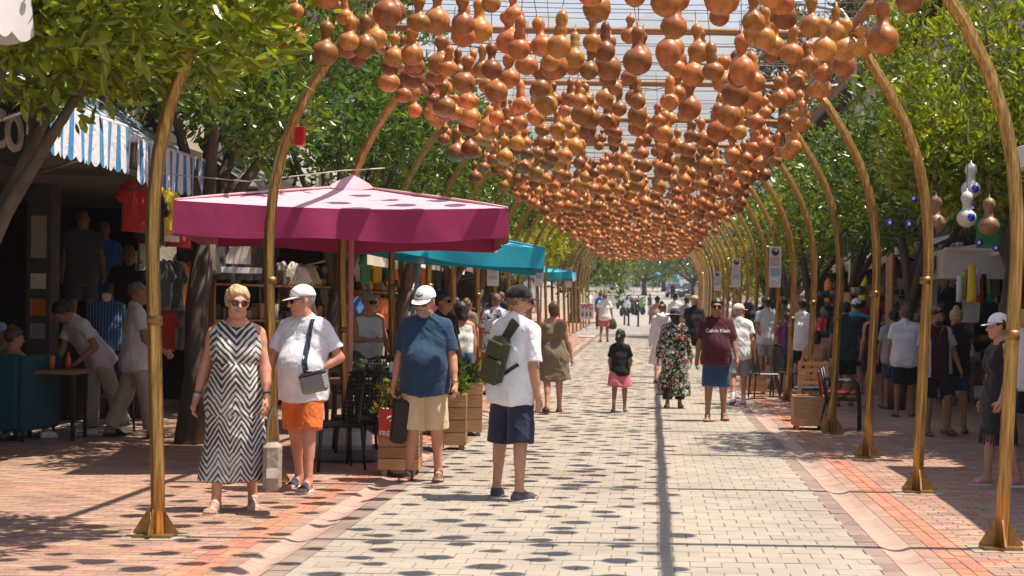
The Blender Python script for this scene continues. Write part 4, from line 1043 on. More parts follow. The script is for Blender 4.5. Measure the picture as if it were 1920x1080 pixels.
p.body().dress(FLORAL, hem=.24, flare=.045, sleeve=1.5, loose=.03, amp=.010).shorts(BLACKC, 1.8, name='trousers').hair(H_DARK, .008, kind='back').hat(M_purple, .075, soft=.025).sandals(M_sand, M_sand)
p = Person('woman with bun in a white hooded dress beside the floral kimono', gp(1240,728), 186, 1.62, vox=.013, female=True, girth=1.05, head=(-35,5,0), skin=SK_L, legs=((4,2,4),(-8,2,14)), arms=((6,12,12,.2),(4,10,12,.2)))
p.body().dress(cloth('white_linen', (.72,.68,.74)), hem=.42, flare=.04, sleeve=1.3, loose=.03).hair(H_BROWN, .009, kind='bun', low=-.05).sandals(M_sand, M_sand)
m = MB(); m.tube([(-.12,.10,1.40),(-.06,.135,1.36),(0,.145,1.34),(.06,.135,1.36),(.12,.10,1.40)], [.03,.045,.055,.045,.03], n=8); m.obj('hood', MATS['white_linen'], p.root)
p = Person('man in straw hat and black shirt walking away up the street', gp(1300,706), 180, 1.74, vox=.014, girth=1.1, head=(-20,0,0), skin=SK_T, legs=((8,2,6),(-8,2,10)))
p.body().shirt(BLACKC, hem=.82, wide=.015).shorts(BLACKC, .8).hair(H_GREY, .004).hat(M_straw, .05, BLACKC).shoes(cloth('neon_shoe', (.15,.45,.42)), M_wsole)
p = Person('man in beige cap and white tee walking behind the maroon tee', gp(1383,762), 184, 1.68, vox=.013, girth=1.1, head=(-70,0,0), skin=SK_R, legs=((10,2,5),(-12,2,16)), arms=((-8,12,12,.2),(10,10,25,.2)), feet_pitch=(0,12))
p.body().shirt(WHITE, hem=.84).shorts(GREYC, .95, loose=.03).cap(cloth('beige_cap', (.6,.54,.45))).hair(H_GREY, .004).shoes(WHITE, cloth('grey_sole', (.2,.2,.2)), socks=WHITE)
p = Person('man in blue and white leaf print shirt and red shorts', gp(928,745), 190, 1.78, vox=.013, girth=1.08, head=(10,0,0), skin=SK_B, legs=((2,4,3),(-2,4,3)))
p.body().shirt(HAWAII, hem=.76, sleeve=.8, wide=.01).shorts(RED, .72).hair(H_STUB, .003).sandals(BLACKC, BLACKC)
p = Person('woman in sleeveless olive dress walking beside the sling pack man', gp(1036,775), 192, 1.68, vox=.013, female=True, girth=1.2, head=(-10,0,0), skin=SK_R, legs=((8,2,5),(-10,2,14)), arms=((-10,13,10,.1),(6,12,14,.2)))
p.body().dress(OLIVE, hem=.52, flare=.03).hair(H_BROWN, .010, kind='back').sandals(M_sand, M_sand)
p = Person('grey haired man in white tank top behind the cafe tables', gp(686,798), 40, 1.76, vox=.013, girth=1.1, belly=.8, head=(10,4,0), skin=SK_R, arms=((25,10,75,.7),(14,10,30,.2)))
p.body().tank(WHITE, hem=.80).shorts(cloth('slate_short', (.12,.13,.17)), .9).hair(H_GREY, .005).shades().sandals(M_sand, M_sand)
p = Person('woman in lavender tank top browsing the stall behind the cafe tables', (-4.55,25.2), 170, 1.7, vox=.016, female=True, girth=.95, skin=SK_B)
p.body().tank(LAV, hem=.82).shorts(GREYC, .7).hair(H_BROWN, .010, kind='bob').sandals(M_sand, M_sand)
p = Person('waiter in black shirt and dark glasses standing behind the navy polo man', (-2.62,19.3), 50, 1.78, vox=.014, girth=1.0, skin=SK_B, head=(20,0,0))
p.body().shirt(BLACKC).shorts(BLACKC, 1.95, name='trousers').hair(H_DARK, .012, front=.055).shades(.9).shoes(BLACKC)
p = Person('dark haired woman in white strap top behind the wooden planters', (-2.70,21.8), 200, 1.66, vox=.015, female=True, girth=1.0, skin=SK_T, head=(25,10,0))
p.body().tank(WHITE, hem=.84).shorts(DENIM, .6).hair(H_DARK, .012, kind='bob').sandals(M_sand, M_sand)
# ------------------------------------------------------------------ by the left hand shops
p = Person('young man in pale polo and beige trousers leaning over the cafe table', (-6.6,18.45), -42, 1.76, vox=.012, lean=38, head=(-12,12,0), skin=SK_B, legs=((2,4,4),(-14,10,4)), arms=((48,8,20,.2),(20,24,75,.5)), girth=.95)
p.body().shirt(WPINK, hem=.84).collar(WPINK).shorts(KHAKI, 1.93, name='trousers').hair(H_DARK, .013, front=.055).shoes(WHITE, M_wsole)
p = Person('man in pale tee and beige trousers walking past the mannequins', (-6.05,18.15), 118, 1.84, vox=.012, head=(10,0,0), skin=SK_B, girth=1.06, belly=.2, legs=((14,2,6),(-12,2,12)), arms=((14,8,45,.3),(-6,8,20,.2)))
p.body().shirt(cloth('ecru_tee', (.60,.55,.56)), hem=.80).shorts(KHAKI, 1.93, name='trousers').hair(H_STUB, .003).sandals(BLACKC, BLACKC, ((.06,.14),))
p = Person('diner in pale blue cap seated behind the teal sofa', (-7.75,18.4,0), 10, 1.7, vox=.014, hipz=.5, legs=((85,6,85),(85,6,85)), arms=((35,10,60,.4),(35,10,60,.4)), skin=SK_B)
p.body().shirt(GREYC, hem=.88).shorts(DENIM, .9).cap(cloth('pale_blue_cap', (.35,.42,.55))).hair(H_DARK, .006).shoes(WHITE)
p = Person('brown haired diner seated with back to the teal sofa', (-7.3,17.65,0), 160, 1.62, vox=.014, hipz=.5, female=True, legs=((85,6,85),(85,6,85)), arms=((35,10,60,.4),(35,10,60,.4)), skin=SK_T, head=(-40,10,0))
p.body().tank(GREYC, hem=.88).shorts(DENIM, .7).hair(H_BROWN, .014, kind='bun').shoes(WHITE)
for lab, x, y, fc, H, fem, top, bot, hr in (
    ('woman in black vest queueing by the far stalls', -4.2,33,200,1.66,True,BLACKC,DENIM,H_DARK), ('man in maroon tee among the far stalls', -3.9,38,150,1.75,False,MAROON,NAVY,H_DARK),
    ('woman in brown top behind the wooden menu stand', -3.55,29.5,185,1.68,True,OLIVE,GREYC,H_BROWN), ('man in navy tee under the far white awning', -4.3,44,170,1.76,False,NAVY,KHAKI,H_STUB),
    ('woman in coral dress under the far white awning', -4.0,47,160,1.66,True,CORAL,None,H_BROWN), ('man in blue tee standing past the toilet sign', -2.5,74,180,1.75,False,cloth('blue_tee',(.03,.14,.5)),NAVY,H_DARK),
    ('woman in white tee and denim behind the purple umbrella', -5.6,24.5,150,1.66,True,WHITE,DENIM,H_BROWN)):
    p = Person(lab, (x,y), fc, H, vox=.018, female=fem, legs=((random.uniform(0,10),2,5),(-random.uniform(0,10),2,8)), head=(random.uniform(-30,30),4,0), skin=random.choice([SK_T,SK_B,SK_R]), girth=random.uniform(.95,1.12), group='people along the left hand shops')
    p.body()
    if bot is None: p.dress(top, hem=.5)
    else: p.shirt(top, hem=.84).shorts(bot, random.choice([.8,.95,1.9]))
    p.hair(hr, .010, kind='bob' if fem else 'short').sandals(M_sand, M_sand)
# ------------------------------------------------------------------ up the street
p = Person('man in white tee and coral shorts carrying a green bag', (-1.72,55.7), 180, 1.76, vox=.018, legs=((8,2,6),(-8,2,10)), skin=SK_B, arms=((4,12,12,.2),(-6,14,18,.2)))
p.body().shirt(WHITE, hem=.82).shorts(CORAL, .85).hair(H_STUB, .006).sandals(M_sand, M_sand)
m = MB(); m.lathe([(.02,.42),(.10,.34),(.16,.15),(.13,.02),(.0,.0)], n=10, sy=.5); m.obj('bag', M_green, p.root, (-.30,-.03,.45))
for lab, x, y, fc, H, top, bot, hat in (('woman in dark cap and tan top beyond the floral kimono', .16,50,185,1.68,cloth('tan_top',(.45,.28,.2)),DENIM,BLACKC), ('man in dark cap and white tee beyond the straw hat man', .78,53,180,1.76,WHITE,NAVY,BLACKC),
        ('man in dark hat beside the far side wall', 1.05,47,178,1.70,GREYC,NAVY,NAVY), ('woman in black top and pale jeans crossing the far road', -.2,118,60,1.66,BLACKC,cloth('pale_denim',(.25,.33,.48)),None),
        ('man in black clothes standing by the parked dark car', 2.2,168,0,1.8,BLACKC,BLACKC,None), ('person in red top among the motorcycles', -3.6,108,20,1.7,RED,DENIM,None), ('person in white tee behind the motorcycles', -4.6,112,10,1.72,WHITE,NAVY,None)):
    p = Person(lab, (x,y), fc, H, vox=.022, legs=((8,2,6),(-8,2,10)), skin=SK_B); p.body().shirt(top, hem=.84).shorts(bot, 1.9 if y > 100 else .8).hair(H_DARK, .01)
    if hat is not None: p.cap(hat)
# ------------------------------------------------------------------ right hand crowd
def crowd(lab, x, y, face, H, top, bot, t=.9, fem=False, hr=H_DARK, kind='short', hat=None, vox=.015, dress=None, hem=.5, **k):
    k.setdefault('skin', SK_B)
    p = Person(lab, (x,y), face, H, vox=vox, female=fem, group='shoppers on the shaded right hand pavement', **k); p.body()
    if dress is not None: p.dress(dress, hem=hem)
    else: p.shirt(top, hem=.83).shorts(bot, t)
    p.hair(hr, .010, kind=kind)
    if hat is not None: p.cap(hat)
    p.sandals(M_sand, M_sand); return p
crowd('man in pale tee and grey shorts with hands behind his back', 2.42,32.5,180,1.76,cloth('pale_tee',(.62,.60,.62)),GREYC, arms=((-22,8,40,1.2),(-22,8,40,1.2)))
crowd('boy in blue and red football shirt', 2.58,29.5,178,1.5,stripes('blue_red_shirt',(.03,.05,.22),(.35,.02,.05),9,.5),NAVY, skin=SK_B)
crowd('man in white sleeveless tee standing by the wooden chair', 2.86,29.4,170,1.76,WHITE,BLACKC, skin=SK_T)
crowd('woman in dark clothes behind the notice panel post', 2.2,35.5,170,1.68,BLACKC,BLACKC, fem=True, kind='bob')
p = Person('woman in red cap with bare shoulders seated on the wooden chair', (2.74,25.9,gz(25.9)), 178, 1.66, vox=.014, female=True, hipz=.5, legs=((85,8,85),(85,8,85)), arms=((30,10,50,.4),(30,10,50,.4)), skin=SK_T, group='shoppers on the shaded right hand pavement')
p.body().hair(H_DARK, .01, kind='bob').cap(RED).shorts(cloth('beige_wrap', (.52,.44,.32)), .95, top=1.22)
crowd('young man in dark green tee and black shorts', 3.22,25.8,184,1.74,GREEN,BLACKC)
p = crowd('man in white cap and cyan shirt with backpack', 3.82,29.0,190,1.78,CYAN,NAVY, hat=WHITE, skin=SK_R)
m = MB(); m.box(-.14,.14,.13,.25,1.02,1.45, bev=.03); m.obj('backpack', NAVY, p.root)
crowd('woman in short black dress browsing the stall', 3.70,25.6,182,1.70,None,None, fem=True, dress=BLACKC, hem=.62, kind='long', skin=SK_R, legs=((6,3,4),(-12,3,12)))
crowd('shaven headed man in white tee and black shorts', 3.88,23.7,176,1.70,cloth('white_tee2',(.72,.71,.80)),BLACKC, .95, hr=H_STUB, vox=.012, skin=SK_B, belly=.3, girth=1.08, arms=((2,12,8,.2),(2,10,20,.4)))
p = crowd('bearded man in maroon shirt with pale side panels stepping forward', 3.74,20.3,12,1.68,MSTR,BLACKC, .95, vox=.011, skin=SK_B, legs=((4,3,5),(22,4,30)), arms=((4,12,14,.2),(8,13,30,.2)), head=(10,6,0)); p.beard(H_DARK, .004)
crowd('girl in short pink lace dress', 5.08,26.4,182,1.24,None,None, fem=True, dress=LACE, hem=.62, hr=H_BROWN, kind='long', skin=SK_T)
crowd('woman in pink printed dress beside the dark dress', 4.3,27.5,186,1.5,None,None, fem=True, dress=PINKD, hem=.5, kind='bob', skin=SK_B)
crowd('man in grey tee beside the shaven headed man', 3.95,25.3,184,1.62,GREYC,DENIM, skin=SK_B)
p = Person('man in white tee seated with hand on chin', (5.42,27.2,gz(27.2)), -6, 1.74, vox=.014, hipz=.48, legs=((85,8,85),(85,8,85)), arms=((30,8,130,.35),(20,10,70,.8)), skin=SK_B, group='shoppers on the shaded right hand pavement')
p.body().shirt(WHITE, hem=.88).shorts(GREYC, .95).hair(H_DARK, .012, front=.055).sandals(M_sand, M_sand)
p = Person('woman in white visor and fringed black dress facing the stalls', (3.24,14.4), -78, 1.60, vox=.010, female=True, girth=1.02, bust=.9, head=(-6,6,0), skin=SK_T, legs=((6,3,4),(-8,3,6)), arms=((4,8,10,.1),(2,12,22,.2)), group='shoppers on the shaded right hand pavement')
p.body().lips().dress(BLACKC, hem=.56, flare=.0).hair(H_DARK, .010, kind='pony').cap(WHITE).sandals(cloth('pink_slide', (.7,.25,.32)), M_wsole, ((.06,.14),))
m = MB()
for i in range(60):
    a = 6.283*i/60; m.tube([(.225*math.cos(a), .15*math.sin(a), .54), (.235*math.cos(a)+random.gauss(0,.006), .16*math.sin(a), .40+random.uniform(-.02,.02))], .0045, n=4)
m.obj('fringe', BLACKC, p.root)
crowd('man in white tee standing behind the visor woman', 4.08,17.0,-10,1.72,WHITE,NAVY, vox=.013, skin=SK_T)
p = Person('woman in black top raising both arms by the tree trunk', (4.05,20.6), 170, 1.66, vox=.013, female=True, arms=((95,10,80,.3),(95,12,70,.3)), skin=SK_T, group='shoppers on the shaded right hand pavement')
p.body().shirt(BLACKC, hem=.86, sleeve=.4).shorts(DENIM, .7).hair(H_BLOND, .014, kind='bun').sandals(M_sand, M_sand)
for i, (x, y, fc, H, fem, top, bot, lab) in enumerate(((2.9,40,180,1.75,False,NAVY,GREYC,'man in navy tee far along the shaded pavement'), (3.3,43,170,1.65,True,WHITE,DENIM,'woman in white tee far along the shaded pavement'), (3.0,48,10,1.76,False,cloth('royal_tee',(.02,.1,.4)),NAVY,'man in royal blue tee far along the shaded pavement'),
        (4.4,33,190,1.7,True,BLACKC,BLACKC,'woman in black behind the cyan shirt man'), (4.6,36,150,1.76,False,WHITE,NAVY,'man in white tee by the hanging bags'), (5.3,31,170,1.68,True,OLIVE,GREYC,'woman in olive top by the jewellery racks'), (3.1,36.5,185,1.76,False,OLIVE,NAVY,'man in olive tee under the second notice panel'),
        (4.9,40,175,1.72,False,MAROON,NAVY,'man in maroon tee by the far stall'), (2.6,53,182,1.74,False,WHITE,NAVY,'man in white tee beside the far arches'))):
    crowd(lab, x, y, fc, H, top, bot, random.choice([.8,.95]), fem=fem, kind='bob' if fem else 'short', vox=.018, legs=((5,2,5),(-5,2,8)), skin=random.choice([SK_T,SK_B,SK_R]))
# ------------------------------------------------------------------ what the strollers carry
def world_of(P_, pt): return Matrix.Translation(P_.root.location) @ Matrix.Rotation(P_.root.rotation_euler.z, 4, 'Z') @ Vector(pt)
h = world_of(WOMAN, WOMAN.handc[1])
t = thing('tote_bag', 'beige tote bag hanging from the zigzag dress woman\'s hand', 'bag', (h.x+.035, h.y+.02, h.z-.62))
M_can = mat('beige_canvas', (.34,.27,.20), .85, var=.15, vscale=12, bump=.5, bscale=25)
m = MB(); m.box(-.07,.07,-.15,.15,0,.36, bev=.03); m.obj('bag_body', M_can, t, (0,0,0), (0,0,rad(15)))
m = MB(); m.tube([(-.03,-.06,.35),(-.02,-.03,.55),(0,0,.62),(.02,.03,.55),(.03,.06,.35)], .012, n=6); m.obj('handle', M_can, t)
m = MB(); m.box(-.045,.045,-.162,-.150,.10,.17); m.obj('white_patch', mat('patch', (.68,.62,.55), .8), t, (0,0,0), (0,0,rad(15)))
h = world_of(NAVYMAN, NAVYMAN.handc[0])
t = thing('carrier_bag', 'black woven carrier bag held by the navy polo man', 'bag', (h.x+.06, h.y-.03, h.z-.46))
M_bagb = mat('black_weave', (.018,.016,.015), .6, var=.5, vscale=40, bump=.8, bscale=60)
m = MB(); m.box(-.075,.075,-.05,.05,0,.40, bev=.03); m.obj('bag_body', M_bagb, t, (0,0,0), (0,rad(5),0))
m = MB(); m.tube([(-.04,0,.38),(0,0,.47),(.05,0,.38)], .008, n=6); m.obj('handle', M_bagb, t)
# olive sling pack: lies on the back, strap over the right shoulder
w = world_of(PACK, (0,0,0))
t = thing('sling_pack', 'olive green sling pack worn on the white tee', 'bag', (w.x, w.y, 0), rad(PACK.face))
def on_back(me): stick_on(PACK.shirto, me, .004, -1)
S_ = PACK.S
def pack_box(name, x, z, wd, ht, dp, tilt):
    m = MB(); m.box(-wd/2, wd/2, 0, dp, -ht/2, ht/2, bev=min(.045, dp*.42)); bv = BVHTree.FromPolygons([v.co for v in PACK.shirto.data.vertices], [p_.vertices[:] for p_ in PACK.shirto.data.polygons])
    hit = bv.ray_cast(Vector((x,2,z)), Vector((0,-1,0))); y = hit[0].y-.012 if hit[0] is not None else .13
    return m.obj(name, M_green, t, (x,y,z), (0,rad(tilt),0)), y
bdy, yb = pack_box('pack_body', .02, 1.16, .20, .40, .10, -16)
pk, _ = pack_box('front_pocket', .035, 1.08, .185, .20, .04, -18); pk.location.y = yb+.10
pk, _ = pack_box('upper_pocket', .0, 1.255, .155, .13, .03, -18); pk.location.y = yb+.10
def strap_path(pts, wd, name, m_):
    bv = BVHTree.FromPolygons([v.co for v in PACK.shirto.data.vertices], [p_.vertices[:] for p_ in PACK.shirto.data.polygons])
    mb = MB(); rows = []
    for i, (x, z) in enumerate(pts):
        a = pts[min(i+1,len(pts)-1)]; b = pts[max(i-1,0)]; d = Vector((a[0]-b[0], 0, a[1]-b[1])).normalized(); n = Vector((-d.z, 0, d.x))
        r = []
        for q in (-.5, .5):
            c = Vector((x,0,z))+n*wd*q; hit = bv.ray_cast(Vector((c.x,2,c.z)), Vector((0,-1,0))); y = hit[0].y if hit[0] is not None else .10
            r += [(c.x, y+.016, c.z), (c.x, y-.002, c.z)]
        rows.append(r)
    for i in range(len(rows)-1):
        A, B = rows[i], rows[i+1]; mb._add([A[0],A[1],A[3],A[2],B[0],B[1],B[3],B[2]], [(0,3,7,4),(0,4,5,1),(3,2,6,7),(0,1,2,3),(4,7,6,5)])
    mb.obj(name, m_, t)
strap_path([(.02,1.30),(-.02,1.36),(-.055,1.41),(-.085,1.455),(-.105,1.48)], .09, 'shoulder_strap', M_green)
strap_path([(.0,1.03),(-.05,1.055),(-.10,1.09),(-.155,1.13)], .028, 'lower_strap', M_blackp)
# shoulder bag of the polo man
w = world_of(POLOMAN, (0,0,0)); t = thing('shoulder_bag', 'small checked shoulder bag on a navy strap at the polo man\'s hip', 'bag', (w.x, w.y, 0), rad(POLOMAN.face))
HT = mat('houndstooth', (.02,.02,.025), .7); nt = HT.node_tree; tc = nt.nodes.new('ShaderNodeTexCoord'); ck = nt.nodes.new('ShaderNodeTexChecker'); ck.inputs['Scale'].default_value = 75
nt.links.new(tc.outputs['Object'], ck.inputs['Vector']); base_mix(HT, ck.outputs['Fac'], (.45,.46,.44))
m = MB(); m.box(-.115,.115,-.04,.04,-.085,.085, bev=.025); m.obj('bag_body', HT, t, (.20,-.20,.935), (0,rad(-14),rad(12)))
m = MB(); m.box(-.118,.118,-.042,.042,.05,.095, bev=.02); m.obj('bag_flap', M_blackp, t, (.20,-.20,.935), (0,rad(-14),rad(12)))
PACK_old = PACK; PACK = POLOMAN
def strap_front(pts, wd, name, m_):
    bv = BVHTree.FromPolygons([v.co for v in PACK.shirto.data.vertices], [p_.vertices[:] for p_ in PACK.shirto.data.polygons]); mb = MB(); rows = []
    for i, (x, z) in enumerate(pts):
        r = []
        for q in (-.5, .5):
            hit = bv.ray_cast(Vector((x+wd*q,-2,z)), Vector((0,1,0))); y = hit[0].y if hit[0] is not None else .0
            r += [(x+wd*q, y-.012, z), (x+wd*q, y+.004, z)]
        rows.append(r)
    for i in range(len(rows)-1):
        A, B = rows[i], rows[i+1]; mb._add([A[0],A[1],A[3],A[2],B[0],B[1],B[3],B[2]], [(0,3,7,4),(0,4,5,1),(3,2,6,7),(0,1,2,3),(4,7,6,5)])
    mb.obj(name, m_, t)
strap_front([(.105,1.475),(.105,1.44),(.105,1.38),(.105,1.30),(.108,1.2),(.115,1.1),(.13,1.0)], .035, 'strap', NAVY)
# ------------------------------------------------------------------ buildings and shop rows
M_stucco = mat('cream_stucco', (.50,.44,.36), .9, var=.12, vscale=3, bump=.3, bscale=40, dirt=.35); M_stucco2 = mat('white_stucco', (.62,.60,.57), .9, var=.1, vscale=3, bump=.3, bscale=40, dirt=.3)
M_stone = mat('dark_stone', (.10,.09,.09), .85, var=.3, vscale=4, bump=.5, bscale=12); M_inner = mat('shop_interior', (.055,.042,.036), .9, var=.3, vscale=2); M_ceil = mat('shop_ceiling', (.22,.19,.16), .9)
M_tile = mat('roof_tile', (.33,.135,.08), .85, var=.25, vscale=10, objrand=.2); M_eave = mat('eave_wood', (.10,.06,.04), .7, var=.25, vscale=8); M_glass = mat('window_glass', (.03,.04,.05), .08, var=.05)
M_frame = mat('window_frame', (.55,.52,.48), .5); M_white = mat('white_paint', (.72,.70,.68), .5, var=.06); M_wood = mat('warm_wood', (.36,.185,.075), .55, var=.35, vscale=5, stretch=(1,1,14), bump=.2, bscale=6, objrand=.15)
M_woodh = mat('plank_wood', (.40,.225,.10), .6, var=.35, vscale=4, stretch=(1.5,1.5,18), bump=.25, bscale=5, objrand=.18); M_dkwood = mat('dark_wood', (.10,.05,.03), .5, var=.3, vscale=5, stretch=(1,12,1)); M_steel = mat('steel', (.45,.45,.46), .35, metal=.8)
def building(label, side, xf, y0, y1, zt, open_h, wallm, eave_z=None, depth=5.0, deep=2.9, windows=True, group=None, parts=(1,1)):
    """two storey shop house: open front below, wall with windows above, tiled roof with a wooden eave"""
    z0 = gz((y0+y1)/2)
    t = thing('shop_house', label, 'building', (xf, (y0+y1)/2, z0), 0, group); h = (y1-y0)/2-.02; s = side
    bx = lambda m, a, b, *r: m.box(min(s*a, s*b), max(s*a, s*b), *r)
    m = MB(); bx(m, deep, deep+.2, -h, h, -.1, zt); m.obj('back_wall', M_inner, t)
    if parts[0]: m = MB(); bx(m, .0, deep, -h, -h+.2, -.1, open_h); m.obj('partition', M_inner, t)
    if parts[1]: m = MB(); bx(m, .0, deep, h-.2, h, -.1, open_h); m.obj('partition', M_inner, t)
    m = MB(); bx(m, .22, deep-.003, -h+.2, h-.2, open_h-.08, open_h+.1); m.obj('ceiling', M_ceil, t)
    m = MB(); nwin = max(1, int((y1-y0)/2.6))
    m = MB(); bx(m, .0, .22, -h, h, open_h, zt); w = m.obj('upper_wall', wallm, t)
    m = MB(); bx(m, -.06, -.002, -h+.1, h-.1, open_h+.02, open_h+.5); m.obj('fascia', M_stone if wallm is M_stone else M_eave, t)
    if windows and zt-open_h > 2.2:
        for i in range(nwin):
            yc = -h+(2*h)*(i+.5)/nwin
            m = MB(); bx(m, -.05, -.003, yc-.55, yc+.55, open_h+.95, open_h+2.25); wf = m.obj('window', M_frame, t)
            for q in (-1, 1):
                m = MB(); bx(m, -.062, -.051, yc+q*.27-.22, yc+q*.27+.22, open_h+1.03, open_h+2.17); m.obj('pane', M_glass, wf)
            m = MB(); bx(m, -.14, -.003, yc-.65, yc+.65, open_h+.87, open_h+.94); m.obj('sill', M_white, wf)
    ov = .75
    M = MB(); M.prism([(s*-ov, zt-.02), (s*-ov, zt+.08), (s*3.2, zt+1.75), (s*6.6, zt+.08), (s*6.6, zt-.02), (s*3.2, zt+1.6)], -h-.25, h+.25); r = M.obj('roof', M_tile, t)
    M = MB()
    sl = 1.67/(3.2+ov)
    for i in range(int((2*h+.4)/.28)):
        yy = -h-.2+i*.28; M.tube([(s*-ov-.03*s, yy, zt+.10), (s*3.2, yy, zt+.10+1.67)], .07, n=6)
    stuff(M.obj('tile_row', M_tile, r, fix=False))
    M = MB(); bx(M, -ov-.02, -ov+.06, -h-.26, h+.26, zt-.16, zt-.03); M.obj('gutter_board', M_eave, r)
    M = MB()
    for i in range(int((2*h)/.6)): M.prism([(s*-ov+.06*s, zt-.10), (s*-ov+.06*s, zt-.022), (s*-.004, zt-.022), (s*-.004, zt-.12)], -h+.2+i*.6, -h+.28+i*.6)
    stuff(M.obj('rafter', M_eave, r))
    return t
XLF, XRF = -6.4, 6.6
building('dark stone fronted shop behind the striped awning', -1, XLF, 9.5, 18.6, 6.2, 3.25, M_stone, deep=3.6, parts=(1,0))
building('cream shop house hung with football shirts', -1, XLF, 18.6, 25.4, 6.4, 3.2, M_stucco, deep=3.6, parts=(0,1))
building('white shop house behind the purple umbrella', -1, XLF, 25.4, 38, 7.1, 3.1, M_stucco2)
building('low cream shop house behind the beige awnings', -1, XLF, 38, 50, 6.0, 3.1, M_stucco)
building('far white shop house beside the young trees', -1, XLF, 50, 64, 5.6, 3.1, M_stucco2)
building('cream shop house with deep wooden eave behind the citrus trees', 1, XRF, 21, 42, 8.4, 3.3, M_stucco, )
building('second eaved shop house past the pines', 1, XRF, 46, 66, 8.3, 3.3, M_stucco2)
building('white shop house next to the hanging evil eye gourds', 1, XRF, 9, 21, 6.4, 3.3, M_stucco2)
# ------------------------------------------------------------------ umbrellas and awnings
def umbrella(label, c, rz, w, d, z_edge, z_top, val, m, polem, roll=0.0, vent=True, base=True, group=None, scallop=0, val_m=None):
    t = thing('umbrella', label, 'umbrella', (c[0], c[1], 0), rad(rz), group); t.rotation_euler = (0, rad(roll), rad(rz))
    hw, hd = w/2, d/2
    M = MB(); n = 12
    cs = [(-hw,-hd),(hw,-hd),(hw,hd),(-hw,hd)]
    for k in range(4):
        a, b = cs[k], cs[(k+1) % 4]
        def fn(u, v, a=a, b=b):
            ex, ey = a[0]+(b[0]-a[0])*u, a[1]+(b[1]-a[1])*u
            q = v; x, y = ex*(1-q), ey*(1-q)
            sag = -.07*math.sin(math.pi*u)*(1-q)*(1-(1-q)*.45)-.02*math.sin(q*math.pi)
            dz = .05*math.sin(math.pi*u)*(1-q)**3
            x += -(0)*q
            inw = .05*math.sin(math.pi*u)*(1-q); L = math.hypot(ex, ey)+1e-6
            x -= ex/L*inw; y -= ey/L*inw
            return (x, y, z_edge+val+(z_top-z_edge-val)*(q**.9)+sag)
        M.grid(fn, n*2, 10)
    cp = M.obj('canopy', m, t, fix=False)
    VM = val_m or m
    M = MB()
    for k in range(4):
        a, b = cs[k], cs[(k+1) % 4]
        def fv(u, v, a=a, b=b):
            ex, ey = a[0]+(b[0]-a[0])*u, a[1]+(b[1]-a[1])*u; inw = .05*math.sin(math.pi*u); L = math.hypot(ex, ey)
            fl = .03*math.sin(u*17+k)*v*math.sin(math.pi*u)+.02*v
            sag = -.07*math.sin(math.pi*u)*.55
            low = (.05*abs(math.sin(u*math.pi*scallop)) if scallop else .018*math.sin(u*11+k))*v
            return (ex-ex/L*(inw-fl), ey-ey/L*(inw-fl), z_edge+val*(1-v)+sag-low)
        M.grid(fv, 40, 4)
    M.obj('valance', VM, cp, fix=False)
    for k in range(4):
        a = cs[k]; M = MB(); M.tube([(a[0]*(1-q), a[1]*(1-q), z_edge+val+(z_top-z_edge-val)*(q**.9)+.004) for q in (0,.15,.3,.5,.7,.9)], .011, n=6); M.obj('seam', m, cp)
    if vent:
        M = MB()
        for k in range(4):
            a, b = cs[k], cs[(k+1) % 4]
            M.grid(lambda u, v, a=a, b=b: ((a[0]+(b[0]-a[0])*u)*.15*(1-v), (a[1]+(b[1]-a[1])*u)*.15*(1-v), z_top-.03+.15*v**.8-.03*math.sin(math.pi*u)*(1-v)), 6, 4)
        M.obj('vent_cap', m, t, fix=False)
    M = MB(); M.tube([(0,0,.05),(0,0,z_top-.03)], .028, n=12); M.obj('pole', polem, t)
    for k in range(4):
        for e in (cs[k], ((cs[k][0]+cs[(k+1) % 4][0])/2, (cs[k][1]+cs[(k+1) % 4][1])/2)):
            M = MB(); M.tube([(0,0,z_top-.10), (e[0]*.96, e[1]*.96, z_edge+val-.05)], .011, n=6); M.obj('rib', polem, t)
    M = MB(); M.lathe([(.03,z_top-.5),(.06,z_top-.48),(.06,z_top-.43),(.03,z_top-.40)], n=12); M.obj('hub', polem, t)
    if base:
        M = MB(); M.box(-.3,.3,-.3,.3,.012,.09, bev=.02); M.obj('base', mat('umbrella_base', (.12,.12,.12), .8), t)
    return t
CANV = lambda n, c: mat(n, c, .75, var=.07, vscale=3, bump=.25, bscale=7, sheen=.2, spec=.3, dirt=.12)
M_purple_c = CANV('purple_canvas', (.36,.028,.115)); M_purple_t = CANV('sunlit_purple_canvas', (.69,.38,.45)); M_blue_c = CANV('cyan_canvas', (.02,.40,.55)); M_pinkp = mat('pink_metal', (.55,.25,.24), .45); M_bluep = mat('pale_blue_metal', (.28,.48,.58), .45)  # same purple fabric; sunlight on the umbrella top is painted into its paler colour
umbrella('purple square market umbrella over the cafe tables', (-3.10,15.9), 8, 3.05, 3.05, 2.235, 2.82, .30, M_purple_t, M_pinkp, val_m=M_purple_c)
umbrella('tilted cyan market umbrella behind the purple one', (-3.30,20.2), 8, 3.05, 2.6, 2.25, 2.67, .27, M_blue_c, M_bluep, roll=6.5)
umbrella('grey white scalloped parasol under the nearest orange tree', (-4.62,8.1), 0, 1.96, 1.8, 3.14, 3.6, .22, CANV('grey_canvas', (.55,.53,.53)), M_steel, scallop=7, vent=False, base=True)
umbrella('white market umbrella shading the stalls behind the visor woman', (5.45,13.5), 0, 3.4, 5.2, 3.1, 3.75, .22, CANV('white_canvas', (.66,.64,.62)), M_steel)
umbrella('small blue umbrella before the toilet sign', (-3.75,52), 0, 2.2, 2.4, 2.2+gz(52), 2.6+gz(52), .25, M_blue_c, M_steel, base=False)
